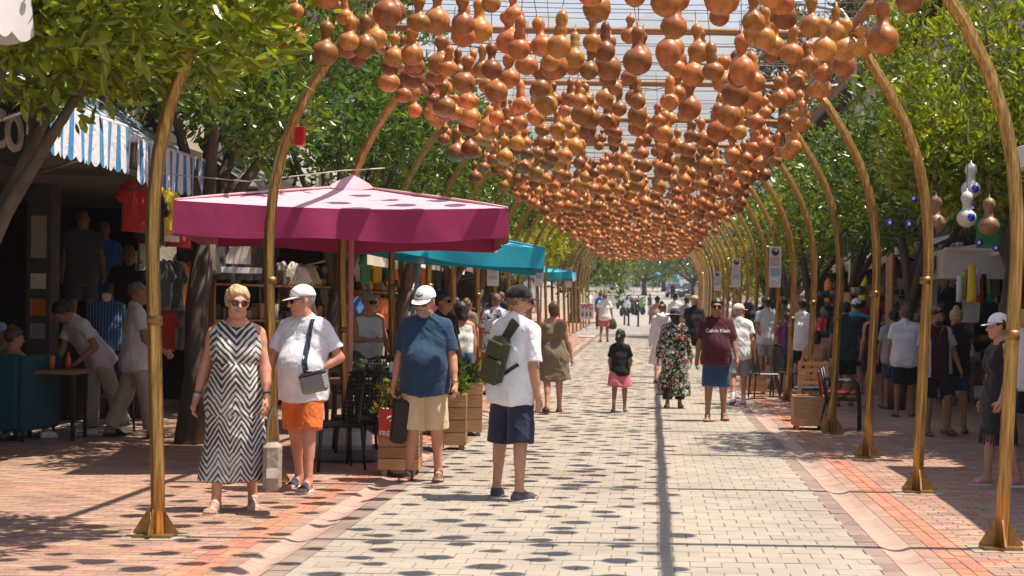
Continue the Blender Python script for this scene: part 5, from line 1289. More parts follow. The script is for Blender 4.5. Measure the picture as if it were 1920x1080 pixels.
def awning(label, side, xf, xb, y0, y1, zf, zb, val, m, group=None, sc=0.0, vm=None, n=14):
    z0 = gz((y0+y1)/2); t = thing('awning', label, 'awning', (xf, (y0+y1)/2, z0), 0, group); h = (y1-y0)/2; dx = xb-xf
    M = MB(); M.grid(lambda u, v: (dx*v, -h+2*h*u, zf+val+(zb-zf-val)*v-.05*math.sin(math.pi*v)+.012*math.sin(u*19)*math.sin(math.pi*v)), n*2, 6); c = M.obj('canopy', m, t, fix=False)
    M = MB(); M.grid(lambda u, v: (-side*(.02+.02*v*math.sin(u*23)), -h+2*h*u, zf+val*(1-v)-sc*abs(math.sin(u*math.pi*n))*v), n*8, 3); M.obj('valance', vm or m, c, fix=False)
    M = MB(); M.tube([(side*.03, -h, zf+val+.01), (side*.03, h, zf+val+.01)], .035, n=8); M.obj('front_bar', M_white, t)
    for q in (-1, 1):
        M = MB(); M.tube([(side*.02, q*(h-.08), zf+val-.01), (dx, q*(h-.08), zf+val-.4)], .016, n=6); M.obj('arm', M_steel, t)
    return t
SA = stripes('blue_white_stripes', (.70,.69,.72), (.012,.20,.44), 4.1, .40, 1)
g_ = 'blue and white striped shop awnings'
awning('blue and white striped awning on the mannequin shop, low scalloped edge', -1, -5.30, -6.42, 13.5, 15.6, 2.92, 3.95, .42, SA, g_, sc=.05)
awning('blue and white striped awning over the football shirts', -1, -5.25, -6.42, 15.65, 18.4, 2.84, 3.95, .40, SA, g_, sc=.05)
BEI = [CANV('beige_canvas2', (.50,.42,.31)), CANV('cream_canvas', (.66,.60,.52)), CANV('offwhite_canvas', (.70,.67,.64)), CANV('dusty_pink_canvas', (.55,.30,.30)), CANV('dark_grey_canvas', (.13,.13,.14))]
awning('dark grey slatted awning above the purple umbrella', -1, -5.3, -6.42, 22.2, 25.0, 2.95, 3.7, .10, BEI[4])
for i, (a, b, k, lab) in enumerate(((25.6,30,0,'beige stall awning right behind the cyan umbrella'), (30.2,34.5,1,'cream stall awning with wide valance'), (34.8,39,2,'off white stall awning by the notice panel'), (39.2,43,3,'dusty pink stall awning'), (43.3,48,2,'off white awning past the pink one'), (48.3,54,1,'cream awning at the far stalls'))):
    awning(lab, -1, -4.75, -6.42, a, b, 2.22+.05*(i % 2), 3.1, .22, BEI[k], 'canvas stall awnings in a row')
for i, (a, b, k, lab) in enumerate(((22.5,27,2,'off white awning on the right hand shops'), (33,39,0,'beige awning on the right hand bag shop'), (39.5,46,3,'dusty pink awning on the far right shops'), (47,54,1,'cream awning on the far right shops'))):
    awning(lab, 1, 5.35, 6.58, a, b, 2.5, 3.2, .2, BEI[k], 'awnings on the right hand shops')
# ------------------------------------------------------------------ shop goods
def garment_mesh(name, kind, m):
    W, Hh = (.26,.66) if kind == 'shirt' else ((.24,1.05) if kind == 'dress' else (.20,.42))
    if kind == 'shirt': out = [(-.07,0),(-.2,-.05),(-.33,-.22),(-.26,-.30),(-.21,-.22),(-.22,-Hh),(.22,-Hh),(.21,-.22),(.26,-.30),(.33,-.22),(.2,-.05),(.07,0),(0,-.05)]
    elif kind == 'dress': out = [(-.06,0),(-.17,-.04),(-.26,-.24),(-.2,-.28),(-.15,-.2),(-.14,-.45),(-.27,-Hh),(.27,-Hh),(.14,-.45),(.15,-.2),(.2,-.28),(.26,-.24),(.17,-.04),(.06,0),(0,-.08)]
    elif kind == 'bag': out = [(-.02,0),(-.025,-.12),(-.10,-.14),(-.15,-.22),(-.15,-.42),(-.08,-.46),(.08,-.46),(.15,-.42),(.15,-.22),(.10,-.14),(.025,-.12),(.02,0)]
    else: out = [(-.05,0),(-.06,-.5),(.06,-.5),(.05,0)]
    me = bpy.data.meshes.new(name); n = len(out); V = []; Fc = []
    for s_ in (-1, 1):
        V += [(x, s_*.012, z) for x, z in out]
    cx = sum(p[0] for p in out)/n; cz = sum(p[1] for p in out)/n
    for s_ in (-1, 1):                                    # puffed middle ring
        V += [(cx+(x-cx)*.72, s_*(.05 if kind != 'bag' else .07)+.012*math.sin(x*40+z*9), cz+(z-cz)*.8) for x, z in out]
    for q, (a, b) in enumerate(((0, 2*n), (n, 3*n))):
        for i in range(n):
            j = (i+1) % n; Fc.append((a+i, a+j, b+j, b+i))
        Fc.append(tuple(b+i for i in range(n)))
    for i in range(n): Fc.append((i, (i+1) % n, n+(i+1) % n, n+i))
    me.from_pydata(V, [], Fc); bm = bmesh.new(); bm.from_mesh(me); bmesh.ops.recalc_face_normals(bm, faces=bm.faces); bm.to_mesh(me); bm.free()
    me.polygons.foreach_set('use_smooth', [len(f) == 4 for f in Fc]); me.materials.append(m); return me
GC = {}
def goods(kind, key, m):
    if (kind, key) not in GC: GC[(kind, key)] = garment_mesh(kind, kind, m)
    return GC[(kind, key)]
PAL = {'black': BLACKC, 'navy': NAVY, 'white': WHITE, 'red': RED, 'maroon': MAROON, 'yellow': cloth('yellow_cotton', (.72,.52,.03)), 'cream': cloth('cream_linen', (.50,.45,.38)), 'brown': cloth('brown_cotton', (.12,.07,.045)), 'green': cloth('green_cotton', (.03,.30,.12)),
       'blue': cloth('blue_cotton', (.03,.14,.42)), 'grey': GREYC, 'charcoal': cloth('charcoal_cotton', (.045,.045,.05)), 'orange': cloth('orange_tee', (.72,.20,.04)), 'lime': cloth('lime_cotton', (.55,.68,.03)), 'pink': PINK, 'tan': mat('tan_leather', (.36,.20,.09), .5), 'bleather': mat('brown_leather2', (.14,.07,.04), .45), 'teal': cloth('teal_cotton', (.02,.22,.26)), 'purple': cloth('plum_cotton', (.13,.03,.12))}
NICE = {'shirt': ('hanging_shirt', 'shirt'), 'dress': ('hanging_dress', 'dress'), 'bag': ('hanging_bag', 'bag'), 'strip': ('hanging_scarf', 'scarf')}
def hang(kind, col, p, rz, where, s=1.0, group=None):
    nm, cat = NICE[kind]; o = ob(nm, goods(kind, col, PAL[col]), None, p, (0, 0, rad(rz))); o.scale = (s, s, s)
    cn = {'bleather': 'brown leather', 'tan': 'tan leather'}.get(col, col)
    tag(o, '%s %s hanging %s' % (cn, {'shirt': 'shirt', 'dress': 'dress', 'bag': 'handbag', 'strip': 'scarf'}[kind], where), cat, group or ('goods hanging '+where)); return o
# football shirts and clothes under the striped awning
for i, c in enumerate(('red','navy','maroon','yellow','white','red','maroon','navy','red')):
    hang('shirt', c, (-6.2+.06*(i % 2), 18.5+.3*i, 3.06-.06*(i % 3)), 62, 'below the striped awning', .95)
for i in range(16): hang('shirt', random.choice(['white','grey','navy','orange','red','cream','blue','charcoal','brown']), (-7.1-.25*(i % 2), 22.0+.28*i, 2.35-.85*((i//2) % 2)), 68, 'on the inner rails of the cream shop', .95)
for i, c in enumerate(('charcoal','black','orange','maroon')): hang('shirt', c, (-6.25, 19.6+.55*i, 2.15), 70, 'behind the first arch post', 1.0)
for i in range(16): hang('shirt', random.choice(['black','black','charcoal','navy','brown']), (-6.0-.35*(i % 2), 20.8+.24*i, 2.62+random.uniform(-.05,.05)), 75, 'in the dark row behind the purple umbrella', 1.0)
for i, c in enumerate(('cream','white','cream','navy','cream','white','cream','grey')): hang('dress', c, (-5.95, 25.2+.62*i, 2.3-.05*(i % 2)), 40, 'in the white dress row', 1.1)
for i in range(22): hang('bag', random.choice(['tan','bleather','black','brown','red','cream']), (-5.6-.4*(i % 2), 28.0+.42*i, 2.2+random.uniform(-.25,.25)), 60, 'under the beige stall awnings', .9)
for i in range(18): hang('shirt', random.choice(['red','white','blue','yellow','navy','black','green','orange']), (-5.3-.3*(i % 2), 28.5+.6*i, 2.55), 75, 'high under the stall awnings', .85)
for i in range(16): hang('bag', random.choice(['brown','black','bleather','tan']), (-5.8, 34+.9*i, 1.75+random.uniform(-.2,.3)), 60, 'at the far left stalls', 1.0)
# right hand goods
for i in range(22): hang('bag', random.choice(['black','navy','purple','charcoal','maroon','brown']), (4.95+.45*(i % 3), 29.5+.35*i, 2.55+random.uniform(-.35,.3)), 100, 'at the shaded bag stall', 1.35)
for i in range(14): hang('shirt', random.choice(['black','navy','purple','pink','teal','maroon','charcoal']), (5.3+.3*(i % 2), 37+.8*i, 2.5), 105, 'at the far right stalls', 1.1)
for i in range(16): hang('strip', random.choice(['red','white','cream','black','teal','lime','orange','navy','pink']), (4.72+.075*i, 23.8+.1*i, 2.18+.06*(i % 3)), 10, 'on the jewellery rack', .8)
for i in range(18): hang('strip', random.choice(['red','white','cream','black','teal','maroon','navy','grey']), (5.0+.11*i, 22.6, 3.08), 0, 'on the upper shelf by the tree', 1.0)
for i in range(6): hang('shirt', ['black','white','navy','lime','red','white'][i], (5.0+.3*i, 25.6, 2.05), 5, 'under the white fascia board', .9)
for i in range(26): hang('shirt', random.choice(['red','teal','pink','white','lime','navy','orange','purple','black','blue']), (4.5+.5*(i % 3), 31.5+.55*i, 1.55+.9*((i//3) % 2)), 100, 'in the colourful rows of the right hand stalls', .9)
for i in range(20): hang('strip', random.choice(['tan','cream','white','red','yellow','teal']), (4.55+.05*i, 26.6+.02*i, 2.55-.22*(i % 3)), 5, 'on the bead curtain of the jewellery stall', .7)
for i in range(20): hang('shirt', random.choice(['red','white','orange','teal','pink','cream','blue','yellow','maroon']), (-5.0-.3*(i % 2), 26.5+1.1*i, 1.75), 70, 'along the front of the left hand stalls', .9)
hang('strip', 'yellow', (3.92,19.0,2.20), 10, 'on the leaning tree trunk', .9); hang('shirt', 'green', (4.05,18.7,2.86), 8, 'on the leaning citrus trunk', .7)
def rack(label, x, y, rz, w, shelves, top, itemcols, m=M_wood, group=None, kind='box'):
    t = thing('shelf_rack', label, 'rack', (x, y, gz(y)), rad(rz), group)
    for q in (-1, 1):
        M = MB(); M.box(q*w/2-.02, q*w/2+.02, -.18, .18, 0, top); M.obj('upright', m, t)
    for k in range(shelves):
        z = .25+(top-.3)*k/(shelves-1); M = MB(); M.box(-w/2+.021, w/2-.021, -.175, .175, z, z+.03); sh = M.obj('shelf', m, t)
    R = Matrix.Rotation(rad(rz), 4, 'Z')
    for k in range(shelves):
        z = .25+(top-.3)*k/(shelves-1)+.032; x0 = -w/2+.08
        while x0 < w/2-.1:
            wd = random.uniform(.08,.2); ht = random.uniform(.08, .26); c = random.choice(itemcols); pos = R @ Vector((x0+wd/2, random.uniform(-.05,.02), 0))
            nm = 'box' if kind == 'box' else 'ceramic_pot'
            if kind == 'box': key = ('gb', c); 
            else: key = ('gp', c)
            if key not in GC:
                q = MB()
                if kind == 'box': q.box(-.5,.5,-.5,.5,0,1, bev=.06)
                else: q.lathe([(.3,0),(.48,.25),(.5,.5),(.3,.8),(.22,.9),(.28,1.0)], n=10)
                GC[key] = q.mesh(nm, PAL[c])
            o = ob(nm, GC[key], None, (x+pos.x, y+pos.y, gz(y)+z), (0,0,rad(rz)+random.uniform(-.2,.2))); o.scale = (wd*.9, .16, ht)
            tag(o, '%s %s on the %s' % ({'bleather': 'brown', 'tan': 'tan'}.get(c, c), 'boxed ware' if kind == 'box' else 'ceramic pot', label.split(' with')[0]), 'ware', 'wares on the '+label.split(' with')[0])
            x0 += wd+.02
    return t
rack('wooden shoe shelf with boxes behind the zigzag woman', -6.1, 23.4, 70, 2.2, 4, 1.9, ['tan','bleather','brown','cream','charcoal'])
rack('wooden bag shelf with wares behind the white polo man', -6.0, 26.6, 72, 2.6, 4, 1.9, ['tan','bleather','brown','cream','white'])
rack('stall shelf with pots under the beige awning', -5.2, 30.0, 72, 2.6, 4, 1.8, ['tan','brown','cream','white','orange'], kind='pot')
rack('souvenir shelf with boxes behind the shaven headed man', 4.75, 30.5, 12, 1.9, 5, 1.9, ['tan','cream','red','white','brown','orange'])
rack('jewellery shelf with boxes beside the arch post', 4.95, 27.6, 10, 1.5, 5, 2.6, ['cream','white','tan','yellow','grey'])
rack('toy shelf with boxes under the white fascia board', 6.0, 28.2, 8, 1.8, 5, 1.9, ['white','pink','cream','teal','red'])
rack('crockery shelf with pots at the far right stall', 4.6, 39, 40, 2.4, 4, 1.8, ['white','cream','blue','teal'], kind='pot')
# white fascia board and shelf under the tree
t = thing('display_canopy', 'white fascia board carrying a shelf of scarves behind the leaning tree', 'canopy', (5.85,24.6,0))
M = MB(); M.box(-1.25,1.25,-.1,1.2,2.16,2.62); M.obj('fascia_board', M_white, t)
M = MB(); M.box(-1.25,1.25,-.35,-.101,2.60,2.64); M.obj('ledge', M_white, t)
for q in (-1.2, 1.2):
    M = MB(); M.box(q-.04, q+.04, .9, 1.0, 0, 2.16); M.obj('post', M_steel, t)
# evil eye gourds
M_wg = mat('white_gourd', (.55,.51,.47), .5, var=.2, vscale=60); M_bg = mat('brown_gourd', (.25,.13,.06), .45, var=.35, vscale=18); M_eye = mat('blue_glass', (.01,.02,.35), .1, coat=.6); M_eyew = mat('white_glass', (.75,.78,.8), .2)
def gourd_lamp(label, p, R, m, eye):
    t = thing('gourd_lamp', label, 'gourd', p); pr = gourd_profile(R, 0, R*.42, R*.62, 1.15); M = MB(); M.lathe(pr, n=18); M.obj('gourd_body', m, t); top = pr[-1][1]
    M = MB(); M.tube([(0,0,top-.01),(0,0,top+.75)], .004, n=4); M.obj('cord', M_wire, t)
    if eye:
        Mt = Matrix.Translation((R*.25, -R*.9, R*.95)) @ Matrix.Rotation(rad(90), 4, 'X'); M = MB(); M.lathe([(.0,.03),(R*.3,.024),(R*.42,.0),(R*.42,-.02)], n=16, M=Mt); e = M.obj('glass_eye', M_eye, t)
gourd_lamp('upper white perforated gourd with blue glass eye by the tree', (3.46,16.9,2.86), .108, M_wg, True)
gourd_lamp('lower white perforated gourd with blue glass eye by the tree', (3.36,16.6,2.53), .108, M_wg, True)
gourd_lamp('brown gourd hanging beside the white evil eye gourds', (3.62,16.7,2.45), .115, M_bg, False)
gourd_lamp('brown gourd hanging beside the second arch post', (3.08,16.9,2.48), .115, M_bg, False)
for i in range(9):
    p = (3.0+random.uniform(-.4,1.0), 17.1+random.uniform(-.3,.5), 2.45+random.uniform(-.15,.45)); t = thing('evil_eye_charm', 'blue glass evil eye charm hanging under the citrus tree', 'charm', p, 0, 'blue glass charms under the citrus tree')
    M = MB(); M.lathe([(.0,.012),(.03,.01),(.045,.0),(.03,-.01),(0,-.012)], n=14, M=Matrix.Rotation(rad(90), 4, 'X')); M.obj('disc', M_eye, t)
    M = MB(); M.lathe([(.0,.016),(.018,.014),(.018,.011)], n=12, M=Matrix.Rotation(rad(90), 4, 'X')); M.obj('white_ring', M_eyew, t)
    M = MB(); M.tube([(0,0,.04),(0,0,.6)], .003, n=4); M.obj('cord', M_wire, t)
# shop mannequins and lettering on the left
SK_M = mat('mannequin_gloss', (.30,.155,.055), .3, var=.1)
def mannequin(label, x, y, z, face, top, bot=None, H=1.78, **k):
    p = Person(label, (x,y,z), face, H, vox=.014, skin=SK_M, name='mannequin', cat='mannequin', group='mannequins at the shop fronts', **k); p.body().shirt(top, hem=.8)
    if bot is not None: p.shorts(bot, .85)
    M = MB(); M.lathe([(.26,-.02),(.26,.0),(.0,.004)], n=18); M.obj('stand', M_steel, p.root); return p
CK = stripes('grey_check', (.05,.055,.06), (.12,.13,.14), 40, .3, 2)
def plinth(x, y, h):
    t = thing('display_plinth', 'dark display plinth under the mannequin at %s' % ('the shop door' if y < 21.2 else 'the second bay in blue' if y > 21.5 else 'the tan coat'), 'plinth', (x, y, 0)); M = MB(); M.box(-.32,.32,-.32,.32,.012,h-.04, bev=.02); M.obj('plinth_body', M_dkwood, t); M = MB(); M.box(-.34,.34,-.34,.34,h-.038,h-.022); M.obj('top_board', M_eave, t)
plinth(-7.75,21.0,1.05); mannequin('bronze mannequin in grey checked shirt at the shop door', -7.75,21.0,1.05,20,CK,CK, arms=((4,8,10,.2),(10,12,20,.2)), head=(10,0,0))
plinth(-7.75,21.8,.95); mannequin('bronze mannequin in blue tee behind the checked one', -7.75,21.8,.95,25,PAL['blue'],DENIM)
plinth(-7.25,21.4,.6); mannequin('bronze mannequin in black print tee with tan coat', -7.25,21.4,.6,30,BLACKC,KHAKI)
p = Person('headless shop form in blue striped shirt', (-7.2,20.4,.15), 20, 1.72, vox=.013, skin=M_white, name='mannequin', cat='mannequin', group='mannequins at the shop fronts', arms=((2,6,4,.1),(2,6,4,.1)))
p.P['head'] = p.P['head'][3:]; p.P['face'] = [rc(p.Hp((0,0,-.08)), p.Hp((0,0,-.07)), .03)]; p.body(); p.shirt(stripes('blue_pinstripe', (.02,.09,.26), (.35,.45,.6), 26, .16, 0), sleeve=.8); p.shorts(NAVY, 1.9, name='trousers')
for i, (x, y, c) in enumerate(((-5.75,28.2,'navy'), (-5.7,29.6,'cream'), (-5.7,31.2,'cream'))):
    p = Person('white form in %s outfit at the dress stall' % ('navy' if c == 'navy' else 'cream linen'), (x,y,.35), 20, 1.7, vox=.018, female=True, skin=M_white, name='mannequin', cat='mannequin', group='mannequins at the shop fronts'); p.body().dress(PAL[c], hem=.55, sleeve=.6)
t = thing('shop_sign', 'dark shop sign with pale raised letters CO', 'sign', (-6.33,14.62,2.92)); M = MB(); M.box(-.05,0,-1.5,.95,.0,.62); M.obj('sign_board', mat('sign_black', (.02,.02,.022), .5), t)
tm = text_mesh('CO', .52, mat('pale_letter', (.55,.53,.52), .5), .015, .012); ob('lettering', tm, t, (.012,.45,.31), (rad(90),0,rad(90)))
t = thing('stone_pillar', 'dark stone pillar with pinned papers at the shop front', 'pillar', (-8.0,20.3,0)); M = MB(); M.box(-.16,.16,-.16,.16,0,3.15, bev=.01); M.obj('shaft', M_stone, t)
for k, (zz, hh, c) in enumerate(((2.15,.55,'cream'),(1.75,.2,'white'),(1.4,.22,'orange'),(1.1,.2,'grey'))): M = MB(); M.box(-.1,.1,-.168,-.161,zz,zz+hh); M.obj('pinned_paper', PAL[c], t)
# stone pillar and wrought iron window at the first shop
t = thing('shop_window', 'cream shop window with wrought iron scroll above a ledge', 'window', (-6.9,20.9,0), rad(-55)); M = MB(); M.box(-.04,.04,-.05,1.5,2.15,2.95); M.obj('panel', M_stucco, t); M = MB(); M.box(.0,.22,-.1,1.6,2.02,2.10); M.obj('ledge', M_white, t)
M = MB()
for c, r in ((.35,.18),(.85,.12),(1.15,.16)): M.tube([(.06, c+r*(1-.05*a)*math.cos(a*.6), 2.58+r*(1-.05*a)*math.sin(a*.6)) for a in range(13)], .008, n=5)
M.obj('iron_scroll', M_blackp, t)
# cone lamps above the umbrella
for i, (x, y, z) in enumerate(((-5.3,20.0,3.10), (-5.25,21.2,3.05))):
    t = thing('cone_lamp', 'brass topped cone lamp, %s one above the purple umbrella' % ('the larger' if i == 0 else 'the farther'), 'lamp', (x,y,z)); M = MB(); M.lathe([(.17,0),(.172,.01),(.05,.17),(.03,.19)], n=18); M.obj('shade', mat('lamp_grey', (.30,.27,.22), .45, metal=.3), t); M = MB(); M.lathe([(.03,.185),(.032,.28),(.018,.30)], n=10); M.obj('neck', M_metal, t); M = MB(); M.tube([(0,0,.29),(0,0,.75)], .006, n=5); M.obj('cord', M_blackp, t)
t = thing('red_lantern', 'small red box lantern hanging by the second arch post', 'lantern', (-3.10,13.5,2.98)); M = MB(); M.box(-.045,.045,-.045,.045,0,.17, bev=.01); M.obj('lantern_body', mat('red_lacquer', (.55,.01,.01), .3), t); M = MB(); M.tube([(0,0,.17),(.03,.1,.45)], .004, n=4); M.obj('cord', M_wire, t)
# ------------------------------------------------------------------ cafe furniture
M_rattan = mat('black_rattan', (.014,.013,.013), .4, var=.2, vscale=50)
def chair(label, x, y, rz, group='black woven cafe chairs'):
    """black woven resin chair: curved lattice back, slatted seat, four splayed legs"""
    t = thing('cafe_chair', label, 'chair', (x, y, gz(y)+.004), rad(rz), group)
    M = MB(); M.box(-.22,.22,-.22,.2,.42,.45, bev=.012); M.obj('seat', M_rattan, t)
    def bk(u, z): a = (u-.5)*2; return Vector((a*.235, .215+.10*(z-.42)-.07*a*a, z))
    M = MB(); M.tube([bk(0,.44), bk(0,.6), bk(.03,.82), bk(.12,.91), bk(.3,.935), bk(.5,.94), bk(.7,.935), bk(.88,.91), bk(.97,.82), bk(1,.6), bk(1,.44)], .017, n=7); M.obj('back_frame', M_rattan, t)
    M = MB()
    for i in range(11):
        z = .50+.042*i
        M.tube([bk(u, z) for u in (.02,.2,.4,.6,.8,.98)], .0095, n=4, cap=False)
    for i in range(1, 12):
        u = i/12; M.tube([bk(u,.46), bk(u,.7), bk(u,.92)], .0085, n=4, cap=False)
    M.obj('back_lattice', M_rattan, t)
    for sx in (-1, 1):
        for sy, yy in ((-1,-.2),(1,.2)):
            M = MB(); M.tube([(sx*.2,yy,.43),(sx*.225,yy*1.15,0)], [.019,.014], n=7); M.obj('leg', M_rattan, t)
    return t
chair('black woven chair tucked behind the white polo man', *G(628,880), -62)
chair('black woven chair beside the white tub', *G(668,862), -75)
chair('black woven chair with its back to the wooden planter', *G(706,868), 170)
chair('black woven chair across the cafe table', -3.35, 19.4, 12)
chair('black woven chair at the second cafe table', -3.9, 20.3, 30)
def table(label, x, y, rz, w, d, h, m, legm=M_blackp):
    t = thing('cafe_table', label, 'table', (x, y, gz(y)+.004), rad(rz)); M = MB(); M.box(-w/2,w/2,-d/2,d/2,h-.045,h, bev=.01); M.obj('table_top', m, t)
    for sx in (-1,1):
        for sy in (-1,1):
            M = MB(); M.box(sx*(w/2-.06)-.02, sx*(w/2-.06)+.02, sy*(d/2-.06)-.02, sy*(d/2-.06)+.02, 0, h-.047); M.obj('leg', legm, t)
    return t
table('long brown cafe table beside the pink umbrella pole', -3.0, 17.4, 4, 1.3, .8, .76, mat('brown_top', (.16,.085,.06), .4, var=.2))
table('dark cafe table in front of the tank top man', -3.6, 19.9, 4, 1.5, .8, .78, M_dkwood)
table('wooden cafe table with drinks beside the teal sofa', -6.9, 17.8, 4, .75, .6, .80, M_wood)
table('light wooden table cut off beside the teal sofa', -7.5, 16.65, 4, .7, .6, .78, M_wood)
# things on the tables
def lathe_thing(name, label, cat, p, prof, m, group=None, n=14):
    M = MB(); M.lathe(prof, n=n); o = M.obj(name, m, None, p); return tag(o, label, cat, group)
for i, (x, y, c, lab) in enumerate(((-7.08,17.72,(.75,.42,.02),'glass of yellow juice on the wooden cafe table'), (-6.86,17.7,(.62,.16,.03),'orange printed paper cup on the wooden cafe table'), (-6.73,17.85,(.55,.15,.03),'orange sauce bottle on the wooden cafe table'))):
    lathe_thing('cup' if i < 2 else 'bottle', lab, 'cup' if i < 2 else 'bottle', (x,y,.815), [(.028,0),(.036,.15),(.034,.152),(.02,.153),(.0,.154)] if i < 2 else [(.03,0),(.032,.11),(.014,.15),(.012,.19),(0,.192)], mat('drink_%d' % i, c, .2, var=.05))
t = thing('menu_card', 'teal and white menu card with a printed head standing on the cafe table', 'menu', (-2.82,17.2,.775), rad(6)); M = MB(); M.box(-.09,.09,-.01,.01,0,.20); M.obj('card', mat('card_white', (.60,.66,.66), .6), t); M = MB(); M.box(-.088,.088,-.0125,-.0102,.005,.065); M.obj('teal_foot', mat('card_teal', (.02,.38,.40), .6), t)
M = MB(); M.lathe([(0,.002),(.035,.0015),(.035,0)], n=14, M=Matrix.Translation((0,-.0102,.145)) @ Matrix.Rotation(rad(90),4,'X')); M.obj('printed_head', mat('card_print', (.07,.12,.12), .7), t); M = MB(); M.box(-.02,.02,-.0122,-.0102,.075,.12); M.obj('printed_neck', MATS['card_print'], t)
def pot_plant(name, label, p, potm, R, h, n, size, m=None, w=1.0):
    t = thing(name, label, 'plant', p); M = MB(); M.lathe([(R*.7,0),(R,h),(R*.92,h),(R*.85,h-.01),(0,h-.012)], n=14); M.obj('pot', potm, t)
    C = RS.normal(0,1,(n,3))*np.array([R*.75,R*.75,R*.55])*w+np.array([0,0,h+R*.9*w]); V = leaf_cloud(C, 9, size, size*.6, up=.5); ob('leaves', mesh_np('leaves', V, np.arange(len(V)).reshape(-1,4), m or M_leaf, False), t); return t
pot_plant('table_plant', 'small potted plant beside the menu card', (-3.02,17.3,.775), M_blackp, .05, .09, 12, .05, M_leaf2)
pot_plant('table_plant', 'small potted plant near the pink umbrella pole', (-3.35,17.5,.775), M_blackp, .05, .09, 12, .05, M_leaf2)
# white tub under the chairs
t = thing('plastic_tub', 'white round ended plastic tub under the cafe chairs', 'tub', (*G(640,852), .004)); M = MB()
M.lathe([(.15,0),(.17,.02),(.172,.10),(.178,.105),(.178,.115),(.172,.12),(.172,.22),(.15,.25),(0,.252)], n=24, sx=1.9, sy=1.1); M.obj('tub_body', mat('dirty_white_plastic', (.55,.52,.52), .5, var=.1, dirt=.3), t); M = MB(); M.lathe([(.145,.2525),(.14,.262),(0,.264)], n=24, sx=1.9, sy=1.1); M.obj('lid', mat('tub_lid', (.45,.36,.36), .6), t)
# ------------------------------------------------------------------ planters
def planter(label, x, y, rz, w, d, h, plank=4, bush=None, feet=True):
    t = thing('wooden_planter', label, 'planter', (x, y, gz(y)+.004), rad(rz)); z0 = .05; ph = (h-z0)/plank
    for k in range(plank):
        for (a, b, c, e) in ((-w/2,w/2,-d/2,-d/2+.025), (-w/2,w/2,d/2-.025,d/2), (-w/2,-w/2+.025,-d/2+.026,d/2-.026), (w/2-.025,w/2,-d/2+.026,d/2-.026)):
            M = MB(); M.box(a,b,c,e,z0+k*ph+.003,z0+(k+1)*ph-.003, bev=.003); M.obj('plank', M_woodh, t)
    for sx in (-1,1):
        for sy in (-1,1):
            M = MB(); M.box(sx*(w/2-.055)-.025, sx*(w/2-.055)+.025, sy*(d/2-.055)-.025, sy*(d/2-.055)+.025, 0, h-.01); M.obj('corner_post', M_woodh, t)
    M = MB(); M.box(-w/2+.026,w/2-.026,-d/2+.026,d/2-.026,h-.07,h-.05); M.obj('soil', mat('soil', (.05,.035,.025), .95), t)
    if bush:
        C = RS.normal(0,1,(bush[0],3))*np.array([w*.26,d*.26,bush[1]*.4])+np.array([0,0,h+bush[1]*.45]); V = leaf_cloud(C, 10, bush[2], .06, up=.5); stuff(ob('leaves', mesh_np('leaves', V, np.arange(len(V)).reshape(-1,4), bush[3], False), t))
    return t
PLX, PLY = G(744,893)
t = planter('wooden planter carrying the red wifi sign', PLX, PLY+.2, 3, .38, .38, .60, 5, (60,.22,.07,M_leaf3))
M = MB(); M.box(-.185,.10,-.212,-.197,.36,.625); sg = M.obj('wifi_sign', mat('sign_red', (.62,.035,.02), .5), t)
tm = text_mesh('FREE WIFI', .062, mat('sign_white', (.78,.76,.74), .5), .001, .0012); ob('lettering', tm, sg, (-.043,-.2135,.395), (rad(90),0,0))
M = MB()
for r in (.035,.07,.105):
    M.tube([(-.035+r*math.cos(rad(a)), -.2135, .46+r*math.sin(rad(a))) for a in range(45,136,10)], .009, n=6)
M.lathe([(0,.003),(.016,.002),(.016,0)], n=12, M=Matrix.Translation((-.035,-.2125,.46)) @ Matrix.Rotation(rad(90),4,'X')); M.obj('wifi_symbol', MATS['sign_white'], sg)
planter('slim wooden planter behind the bearded man in navy', *G(846,842), 4, .34, .34, .62, 4, (30,.15,.08,M_leaf2))
planter('tall wooden planter with the tilted navy board', *G(872,816), 6, .42, .42, .66, 4, (40,.2,.08,M_leaf2))
t = thing('menu_board', 'tilted navy menu board with white face on the tall planter', 'board', (-2.28,19.3,.76), rad(20)); M = MB(); M.box(-.13,.13,-.012,.012,-.08,.08); b = M.obj('board', mat('navy_board', (.015,.02,.06), .4), t, (0,0,.02), (rad(-35),rad(28),0)); M = MB(); M.box(-.12,.0,-.0145,-.0122,-.07,.07); M.obj('white_sheet', M_white, b)
t = thing('menu_stand', 'wooden lectern style menu stand by the orange trees', 'stand', (-3.42,30.2,gz(30.2)), rad(10)); M = MB(); M.box(-.2,.2,-.03,.03,.08,1.42, bev=.01); M.obj('panel', mat('stand_panel', (.17,.08,.04), .5, var=.3, vscale=6), t)
for sx in (-1,1):
    M = MB(); M.box(sx*.22-.02, sx*.22+.02, -.045, .045, 0, 1.46); M.obj('frame_post', M_woodh, t)
M = MB(); M.box(-.26,.26,-.06,.06,1.461,1.5); M.obj('top_rail', M_woodh, t); M = MB(); M.box(-.3,.3,-.2,.2,0,.075, bev=.01); M.obj('foot', M_woodh, t)
